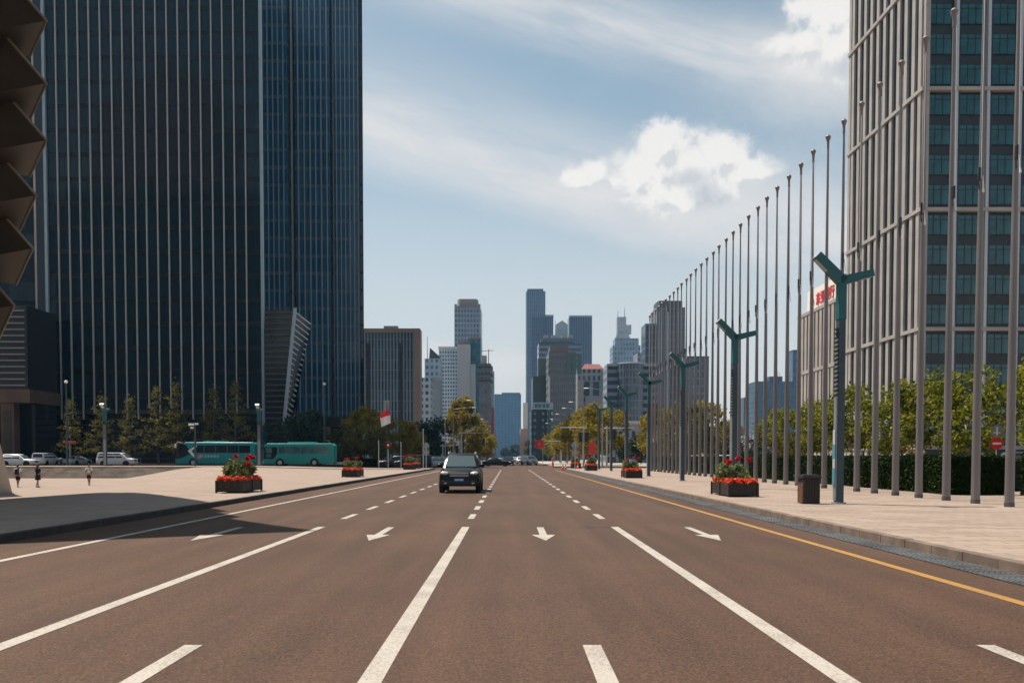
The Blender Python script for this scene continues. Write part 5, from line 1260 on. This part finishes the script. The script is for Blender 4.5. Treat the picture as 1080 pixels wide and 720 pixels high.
# ------------------------------------------------------------------ signs, signals, cones
def disc(m, c, rad, y0, y1, n=24): m.lathe([(rad, y0), (rad, y1)], n, c, 'y')
def sign_back(px, D, ztops, label, g=.15, rr=.42):
    r = thing('traffic_sign', label, 'traffic sign', (X(px, D), D, g))
    m = MB(); m.tube((0, 0, 0), (0, 0, ztops[0] + rr), .05, .05, 8); m.build('post', M['lightgrey'], r)
    for z in ztops:
        m = MB(); disc(m, (0, .06, z), rr, 0, .02); f = m.build('sign_plate', M['grey'], r)
        m = MB(); m.box(-.3, .3, .05, .079, z - .03, z + .03); m.build('bracket', M['lightgrey'], f)
    return r
sign_back(606.5, 103, (2.72, 1.85), 'two round traffic signs one above the other seen from behind by the kerb')
sign_back(449.5, 112, (2.75, 1.95), 'two round traffic signs seen from behind next to the black van', rr=.40)
def no_entry():
    D = 44.5; r = thing('traffic_sign', 'red no entry sign under a round sign back above the hedge', 'traffic sign', (X(1050.5, D), D, .15))
    m = MB(); m.tube((0, 0, 0), (0, 0, 2.9), .035, .035, 8); m.build('post', M['lightgrey'], r)
    m = MB(); disc(m, (0, -.06, 2.05), .30, 0, .02, 28); d = m.build('red_disc', M['red'], r)
    m = MB(); m.box(-.21, .21, -.066, -.061, 2.0, 2.10); m.build('white_bar', M['white'], d)
    m = MB(); disc(m, (0, -.05, 2.66), .30, 0, .02, 28); d = m.build('sign_back', M['grey'], r)
    m = MB(); m.box(-.035, .035, -.066, -.05, 2.45, 2.86); m.box(-.17, .17, -.058, -.051, 2.55, 2.60); m.build('bracket', M['white'], d)
no_entry()
def signal_mast(px0, px1, py, D, heads, label, g=.15):
    x0, x1 = X(px0, D), X(px1, D); z = Z(py, D) - g
    r = thing('traffic_signal', label, 'traffic light', (x0, D, g))
    m = MB(); m.tube((0,0,0), (0,0,z + .3), .11, .09, 10); m.build('mast', M['lightgrey'], r)
    m = MB(); m.tube((-.4 if x1 > x0 else .4, 0, z), (x1 - x0, 0, z + .05), .075, .05, 8); m.build('arm', M['lightgrey'], r)
    for hx, hz in heads:
        m = MB(); m.bbox(hx - .26, hx + .26, -.35, -.1, hz - .62, hz + .62, .04); h = m.build('signal_head', M['dark'], r)
        for q in range(3):
            m = MB(); m.lathe([(.10, -.37), (.10, -.352)], 12, (hx, 0, hz - .36 + q * .36), 'y'); m.build('lens', M['black'], h)
r_ = signal_mast(615.3, 590.5, 451, 116, ((-.38, 3.9), (.40, 3.9)), 'traffic signal mast with long arm and two black heads before the avenue trees')
signal_mast(640, 668, 451.5, 117, ((.9, 4.2),), 'second signal mast arm beside the forked lamps')
signal_mast(592, 566, 465, 190, ((-1.0, 3.3),), 'farther signal mast with the red sign near its tip')
signal_mast(487, 512, 456.5, 172, ((4.1, 4.2),), 'signal mast reaching over the road from the tall pointed tree')
signal_mast(467, 480, 470, 140, ((.6, 2.4), (2.2, 2.5)), 'low signal post with dark heads above the black off road car')
def red_light():
    D = 116; r = thing('traffic_signal', 'slim signal post showing a small red light on the plaza side', 'traffic light', (X(409.5, D), D, .2))
    h = Z(470, D) - .2
    m = MB(); m.tube((0,0,0), (0,0,h - .35), .06, .06, 8); m.build('post', M['lightgrey'], r)
    m = MB(); m.bbox(-.17, .17, -.15, .1, h - .4, h + .45, .03); hd = m.build('signal_head', M['dark'], r)
    e = bpy.data.materials.new('lit_red_lens'); e.use_nodes = True; b = e.node_tree.nodes['Principled BSDF']; b.inputs['Base Color'].default_value = (.7,.02,.01,1); b.inputs['Emission Color'].default_value = (1,.06,.02,1); b.inputs['Emission Strength'].default_value = 1.2
    m = MB(); m.lathe([(.125, -.17), (.125, -.152)], 14, (0, 0, h + .1), 'y'); m.build('lens', e, hd)
red_light()
def slim_post(px, py, D, label):
    r = thing('sign_post', label, 'post', (X(px, D), D, .2)); h = Z(py, D) - .2
    m = MB(); m.tube((0,0,0), (0,0,h), .065, .055, 8); m.build('shaft', M['lightgrey'], r)
    m = MB(); m.lathe([(.09, h - .02), (.09, h + .03), (.03, h + .07)], 10); m.build('cap', M['grey'], r)
slim_post(399.5, 465, 114, 'plain grey post left standing near the small red light'.replace('left ', '')); slim_post(423, 467, 117, 'plain grey post in front of the olive trees beside the planter'); slim_post(446.5, 453, 113, 'bare pale post next to the pair of sign backs')
def red_sign(px0, px1, y0, y1, D, label, standing, mt=None):
    x0, x1 = X(px0, D), X(px1, D); g = .15
    r = thing('banner_sign', label, 'banner', ((x0+x1)/2, D, g)); hw = (x1-x0)/2; za, zb = Z(y1, D) - g, Z(y0, D) - g
    m = MB(); m.bbox(-hw, hw, -.06, .06, za, zb, .02); p = m.build('panel', mt or M['red'], r)
    m = MB()
    for t in (-.7, .7) if standing else (.8,): m.tube((hw*t, .1, 0), (hw*t, .1, zb - .1), .05, .05, 6)
    m.build('post', M['grey'], r)
    m = MB()
    m.box(-hw*.18, hw*.06, -.064, -.061, za + (zb-za)*.62, za + (zb-za)*.76); m.box(-hw*.34, hw*.36, -.0645, -.0612, za + (zb-za)*.40, za + (zb-za)*.50)
    if not standing: m.build('mark', pm('pale_mark', (.70,.22,.20), .6), p)
red_sign(564.3, 573.5, 464, 472.3, 188, 'bright red rectangular sign hanging before the avenue trees', False)
red_sign(621.5, 627.8, 466.4, 478.2, 106, 'upright red banner panel beside a forked lamp', True)
red_sign(689, 693.5, 425, 448, 150, 'tall dark red street banner behind the flagpole row', True, pm('maroon_panel', (.10,.016,.018), .6))
def cone(x, y, label, h=.72):
    r = thing('traffic_cone', label, 'traffic cone', (x, y, 0), 0, 'orange cones by the crossing')
    m = MB(); m.bbox(-.19, .19, -.19, .19, 0, .04, .01); m.build('base', M['dark'], r)
    m = MB(); m.lathe([(.145, .04), (.03, h)], 14); autosmooth(m.build('shell', M['orange'], r))
    m = MB(); m.lathe([(.105, h * .42), (.078, h * .60)], 14); m.build('reflective_band', M['white'], r)
    return r
cone(X(593.3, 108), 107.5, 'orange traffic cone nearer the lane in the pair at the crossing'); cone(X(596.6, 108), 108, 'orange traffic cone on the kerb side of the pair at the crossing'); cone(X(609.3, 107), 107, 'single orange traffic cone at the kerb below the sign backs', .85)
def bollard():
    D = 136; r = thing('barrel_bollard', 'tall orange plastic bollard beyond the crossing', 'bollard', (X(583, D), D, .0))
    m = MB(); m.lathe([(.26, 0), (.26, .12), (.16, .16), (.15, 1.25), (.12, 1.4), (.05, 1.45)], 14); autosmooth(m.build('body', M['orange'], r))
    m = MB(); m.lathe([(.162, .7), (.160, .9)], 14); m.build('reflective_band', M['white'], r)
bollard()
def cart():
    D = 92; r = thing('handcart', 'small cart under a blue cover behind the planter with crimson blooms', 'cart', (X(667, D), D, .15))
    m = MB(); m.loft([[(-.4,-.6,.45),(.4,-.6,.45),(.4,.6,.45),(-.4,.6,.45)], [(-.42,-.62,.8),(.42,-.62,.8),(.42,.62,.8),(-.42,.62,.8)], [(-.25,-.45,1.15),(.22,-.45,1.2),(.22,.45,1.12),(-.25,.45,1.18)]]); m.build('cover', pm('blue_canvas', (.03,.14,.42), .7, 0, .2, 3), r)
    for s in (-1, 1):
        m = MB(); m.lathe([(.2, -.03), (.27, -.03), (.27, .03), (.2, .03)], 16, (s*.45, .1, .27), 'x'); m.build('wheel', M['black'], r)
    m = MB(); m.path([(-.3, -.6, .5), (-.3, -1.2, .85), (.3, -1.2, .85), (.3, -.6, .5)], .02, 6); m.build('handle', M['grey'], r)
cart()
def flag_display():
    D = 112; r = thing('flag_sculpture', 'red and white flag shaped panel on a slim pole above the olive trees', 'flag', (X(406, D), D, .2)); g = .2
    z = lambda py: Z(py, D) - g
    m = MB(); m.tube((.25, .1, 0), (.25, .1, z(424)), .045, .04, 8); m.build('pole', M['slate'], r)
    def sheet(pts, mat, name, y):
        q = MB(); n = 9; top = []; 
        fr, bk = [], []
        for i in range(n + 1):
            t = i / n
            a = Vector(pts[0]).lerp(Vector(pts[1]), t); b = Vector(pts[3]).lerp(Vector(pts[2]), t); wv = .16 * math.sin(t * 7.5 + y)
            for p, lst in ((a, 0), (b, 1)): fr.append((p.x, y + wv, p.y)); bk.append((p.x, y + wv + .03, p.y))
        V = fr + bk; k = len(fr); Fc = []
        for i in range(n): Fc += [(2*i, 2*i+2, 2*i+3, 2*i+1), (k+2*i+1, k+2*i+3, k+2*i+2, k+2*i), (2*i, k+2*i, k+2*i+2, 2*i+2), (2*i+1, 2*i+3, k+2*i+3, k+2*i+1)]
        Fc += [(0,1,k+1,k), (2*n,k+2*n,k+2*n+1,2*n+1)]
        q.raw(V, Fc); return q.build(name, mat, r)
    x = lambda px: X(px, D) - X(406, D)
    sheet([(x(400.5), z(437)), (x(410.5), z(431.5)), (x(411.5), z(437.5)), (x(401), z(441))], M['clothr'], 'red_cloth', -.1)
    sheet([(x(401), z(440.5)), (x(411.5), z(437)), (x(412), z(446)), (x(402.5), z(450))], M['cloth'], 'white_cloth', -.02)
    m = MB(); m.bbox(x(404.3), x(410.3), .35, .55, z(436), z(422), .03); m.build('grey_board', M['grey'], r)
flag_display()

# ------------------------------------------------------------------ people
def skinned(chains, name):
    """one continuous skin over connected chains of (x, y, z, radius); the first point of later chains may index an earlier one"""
    verts, edges, rad = [], [], []
    for ch in chains:
        prev = None
        for p in ch:
            if isinstance(p, int): prev = p; continue
            verts.append(p[:3]); rad.append(p[3]); i = len(verts) - 1
            if prev is not None: edges.append((prev, i))
            prev = i
    me = bpy.data.meshes.new(name); me.from_pydata(verts, edges, []); o = bpy.data.objects.new(name, me); col.objects.link(o)
    sk = o.modifiers.new('skin', 'SKIN'); o.modifiers.new('sub', 'SUBSURF').levels = 2
    if not me.skin_vertices: me.skin_vertices.new()
    for i, d in enumerate(me.skin_vertices[0].data):
        q = rad[i]; d.radius = (q, q) if not isinstance(q, tuple) else q; d.use_root = (i == 0)
    bpy.context.view_layer.update()
    out = bpy.data.meshes.new_from_object(o.evaluated_get(bpy.context.evaluated_depsgraph_get())); bpy.data.objects.remove(o)
    out.polygons.foreach_set('use_smooth', [True] * len(out.polygons)); return out
def person(x, y, z, rz, label, top, bottom, stride=.0, pack=None, dress=False, arm_up=False):
    r = thing('person', label, 'person', (x, y, z), rz)
    s = stride
    # faces local -Y; pelvis is vertex 0
    ch = [[(0,0,.92,(.15,.11)), (0,0,1.10,(.14,.10)), (0,-.005,1.30,(.165,.115)), (0,0,1.43,(.10,.075)), (0,-.01,1.50,(.052,.055)), (0,-.02,1.57,(.065,.075)), (0,-.02,1.66,(.075,.092)), (0,-.012,1.73,(.05,.06))]]
    def leg(sx, f):
        return [0, (sx*.09, 0, .86, .088), (sx*.095, -f*.20, .50, .060), (sx*.095, -f*.28 + (.10 if f < 0 else 0), .24, .050), (sx*.095, -f*.34 + (.12 if f < 0 else 0), .075, .036), (sx*.10, -f*.34 - .13 + (.12 if f < 0 else 0), .035, .030)]
    ch += [leg(1, s), leg(-1, -s)]
    def armc(sx, f, up):
        if up: return [2, (sx*.19, 0, 1.40, .055), (sx*.25, -.08, 1.14, .043), (sx*.16, -.28, 1.22, .034), (sx*.08, -.30, 1.36, .028), (sx*.06, -.30, 1.42, .024)]
        return [2, (sx*.19, 0, 1.40, .055), (sx*.245, f*.10, 1.13, .042), (sx*.25, -f*.02 - .05, .90, .033), (sx*.25, -f*.05 - .08, .83, .026), (sx*.245, -f*.06 - .10, .76, .020)]
    ch += [armc(1, s, arm_up), armc(-1, -s, False)]
    b = bpy.data.objects.new('body', skinned(ch, 'body')); b.data.materials.append(M['skin']); col.objects.link(b); b.parent = r
    f = MB(); f.ell((0, -.125, 1.635), (.014, .022, .02), 8, 6); f.ell((.03, -.105, 1.665), (.012,.008,.008), 8, 6); f.ell((-.03, -.105, 1.665), (.012,.008,.008), 8, 6); f.ell((0, -.11, 1.592), (.025,.008,.007), 8, 6); f.build('face', pm('lips', (.22,.09,.07), .6), r)
    # hair
    h = MB(); h.ell((0, .012, 1.675), (.088, .105, .10), 14, 10)
    if dress: h.ell((0, .06, 1.55), (.07, .055, .14), 10, 8)
    autosmooth(h.build('hair', M['hair'], r), 80)
    tc = [[(0,0,.98 if not dress else .9,(.165,.125)), (0,0,1.10,(.155,.115)), (0,-.005,1.30,(.18,.13)), (0,0,1.42,(.115,.09)), (0,0,1.47,(.07,.065))]]
    for sx, fl, up in ((1, s, arm_up), (-1, -s, False)):
        tc.append([2, (sx*.195, 0, 1.40, .07), (sx*.225, (0 if up else fl*.04) - (.03 if up else 0), 1.25, .066), (sx*.24, (fl*.07 if not up else -.05), 1.19, .064)])
    t = bpy.data.objects.new('shirt' if not dress else 'dress', skinned(tc, 'shirt')); t.data.materials.append(top); col.objects.link(t); t.parent = r
    if dress:
        m = MB(); m.lathe([(.16, .98), (.18, .85), (.215, .58), (.20, .575)], 18); autosmooth(m.build('skirt', top, r), 60)
    else:
        lc = [[(0,0,.95,(.165,.125)), (0,0,.86,(.15,.12))]]
        for sx, fl in ((1, s), (-1, -s)): lc.append([1, (sx*.095, 0, .80, .11), (sx*.10, -fl*.10, .66, .10), (sx*.10, -fl*.16, .54, .096)])
        t = bpy.data.objects.new('shorts', skinned(lc, 'shorts')); t.data.materials.append(bottom); col.objects.link(t); t.parent = r
    for sx, fl in ((1, s), (-1, -s)):
        yy = -fl*.34 + (.12 if fl < 0 else 0)
        m = MB(); m.ell((sx*.098, yy - .06, .045), (.048, .135, .045), 10, 8); autosmooth(m.build('shoe', M['dark'] if dress else M['grey'], r), 80)
    if pack:
        m = MB(); m.bbox(-.15, .15, .10, .27, .98, 1.42, .05); m.bbox(-.11, .11, .26, .32, 1.02, 1.22, .03); p = m.build('backpack', pack, r)
        for sx in (-1, 1):
            m = MB(); m.path([(sx*.10, .12, 1.40), (sx*.11, .02, 1.485), (sx*.12, -.12, 1.38), (sx*.13, -.13, 1.18), (sx*.14, .08, 1.04)], .022, 6); m.build('strap', pack, p)
    return r
navy = pm('navy_cloth', (.015,.02,.035), .85); blackc = pm('black_cloth', (.012,.012,.014), .85); whitec = pm('white_cloth', (.72,.71,.74), .85)
Dp = 70.0
person(X(18.5, Dp), Dp, g_plaza(X(18.5, Dp), Dp), R(185), 'person in white top and dark shorts with backpack near the pale stone foot', whitec, blackc, .5, navy)
person(X(39.5, Dp), Dp, g_plaza(X(39.5, Dp), Dp), R(160), 'person in a short black dress raising one hand on the square', blackc, blackc, .35, None, True, True)
Dp = 75.0
person(X(93.5, Dp), Dp, g_plaza(X(93.5, Dp), Dp), R(10), 'person in a white shirt with dark shoulder straps walking alone', whitec, blackc, .6, navy)
def scooter():
    D = 116; r = thing('motor_scooter', 'dark motor scooter parked by the thin lamp post', 'scooter', (X(63, D), D, .3), R(20))
    m = MB(); m.loft([[(-.12,-.55,.35),(.12,-.55,.35),(.12,-.5,.95),(-.12,-.5,.95)], [(-.17,-.45,.30),(.17,-.45,.30),(.17,-.42,.9),(-.17,-.42,.9)]]); m.bbox(-.15, .15, -.45, .1, .26, .34, .02); m.bbox(-.16, .16, .05, .75, .34, .74, .06); m.build('body', M['dark'], r)
    m = MB(); m.bbox(-.14, .14, .05, .72, .745, .83, .04); m.build('seat', M['black'], r)
    for y in (-.62, .62):
        m = MB(); m.lathe([(.14, -.05), (.23, -.05), (.25, 0), (.23, .05), (.14, .05)], 16, (0, y, .25), 'x'); m.build('wheel', M['black'], r)
    m = MB(); m.path([(0, -.62, .3), (0, -.46, 1.0)], .03, 6); m.path([(-.32, -.40, 1.04), (0, -.46, 1.0), (.32, -.40, 1.04)], .02, 6); m.build('handlebar', M['grey'], r)
    m = MB(); m.bbox(-.18, .18, .6, .95, .84, 1.12, .04); m.build('top_box', M['grey'], r)
scooter()
def barrier(px0, px1, D, label):
    x0, x1 = X(px0, D), X(px1, D); L_ = x1 - x0; r = thing('railing', label, 'railing', (x0, D, .45))
    m = MB(); m.tube((0,0,.85), (L_,0,.85), .03, .03, 6); m.tube((0,0,.25), (L_,0,.25), .02, .02, 6); k = int(L_ / .3)
    for i in range(k + 1): m.tube((L_*i/k,0,.25), (L_*i/k,0,.85), .012, .012, 4)
    m.build('rail', M['brownstone'], r)
    for i in range(5):
        m = MB(); m.tube((L_*i/4,0,0), (L_*i/4,0,.95), .045, .045, 6); m.build('post', M['grey'], r)
barrier(38, 185, 137.5, 'low brown railing in front of the black tower behind the layered trees')
def red_board():
    D = 113; r = thing('direction_sign', 'small red cross board on the thin lamp post side', 'sign', (X(73, D), D, .45)); h = Z(466, D) - .45
    m = MB(); m.tube((.0, .2, 0), (0, .2, h), .05, .05, 6); m.build('post', M['grey'], r)
    m = MB(); m.bbox(X(66.5, D) - X(73, D), X(80, D) - X(73, D), -.05, .05, h - .15, h + .15, .02); m.build('panel', pm('dull_red', (.34,.06,.03), .6), r)
red_board()
HAZE = 0.0001
# ------------------------------------------------------------------ the air
hz = MB(); hz.box(-900, 900, -120, 1420, -2.6, 190)
hm = bpy.data.materials.new('haze'); hm.use_nodes = True; t_ = hm.node_tree; t_.nodes.clear()
o_ = t_.nodes.new('ShaderNodeOutputMaterial'); v_ = t_.nodes.new('ShaderNodeVolumePrincipled')
v_.inputs['Color'].default_value = (.30, .62, 1.0, 1); v_.inputs['Density'].default_value = HAZE; v_.inputs['Anisotropy'].default_value = .2
t_.links.new(v_.outputs[0], o_.inputs['Volume'])
hob = hz.build('haze', hm); hob['kind'] = 'stuff'
sc.cycles.volume_bounces = 0
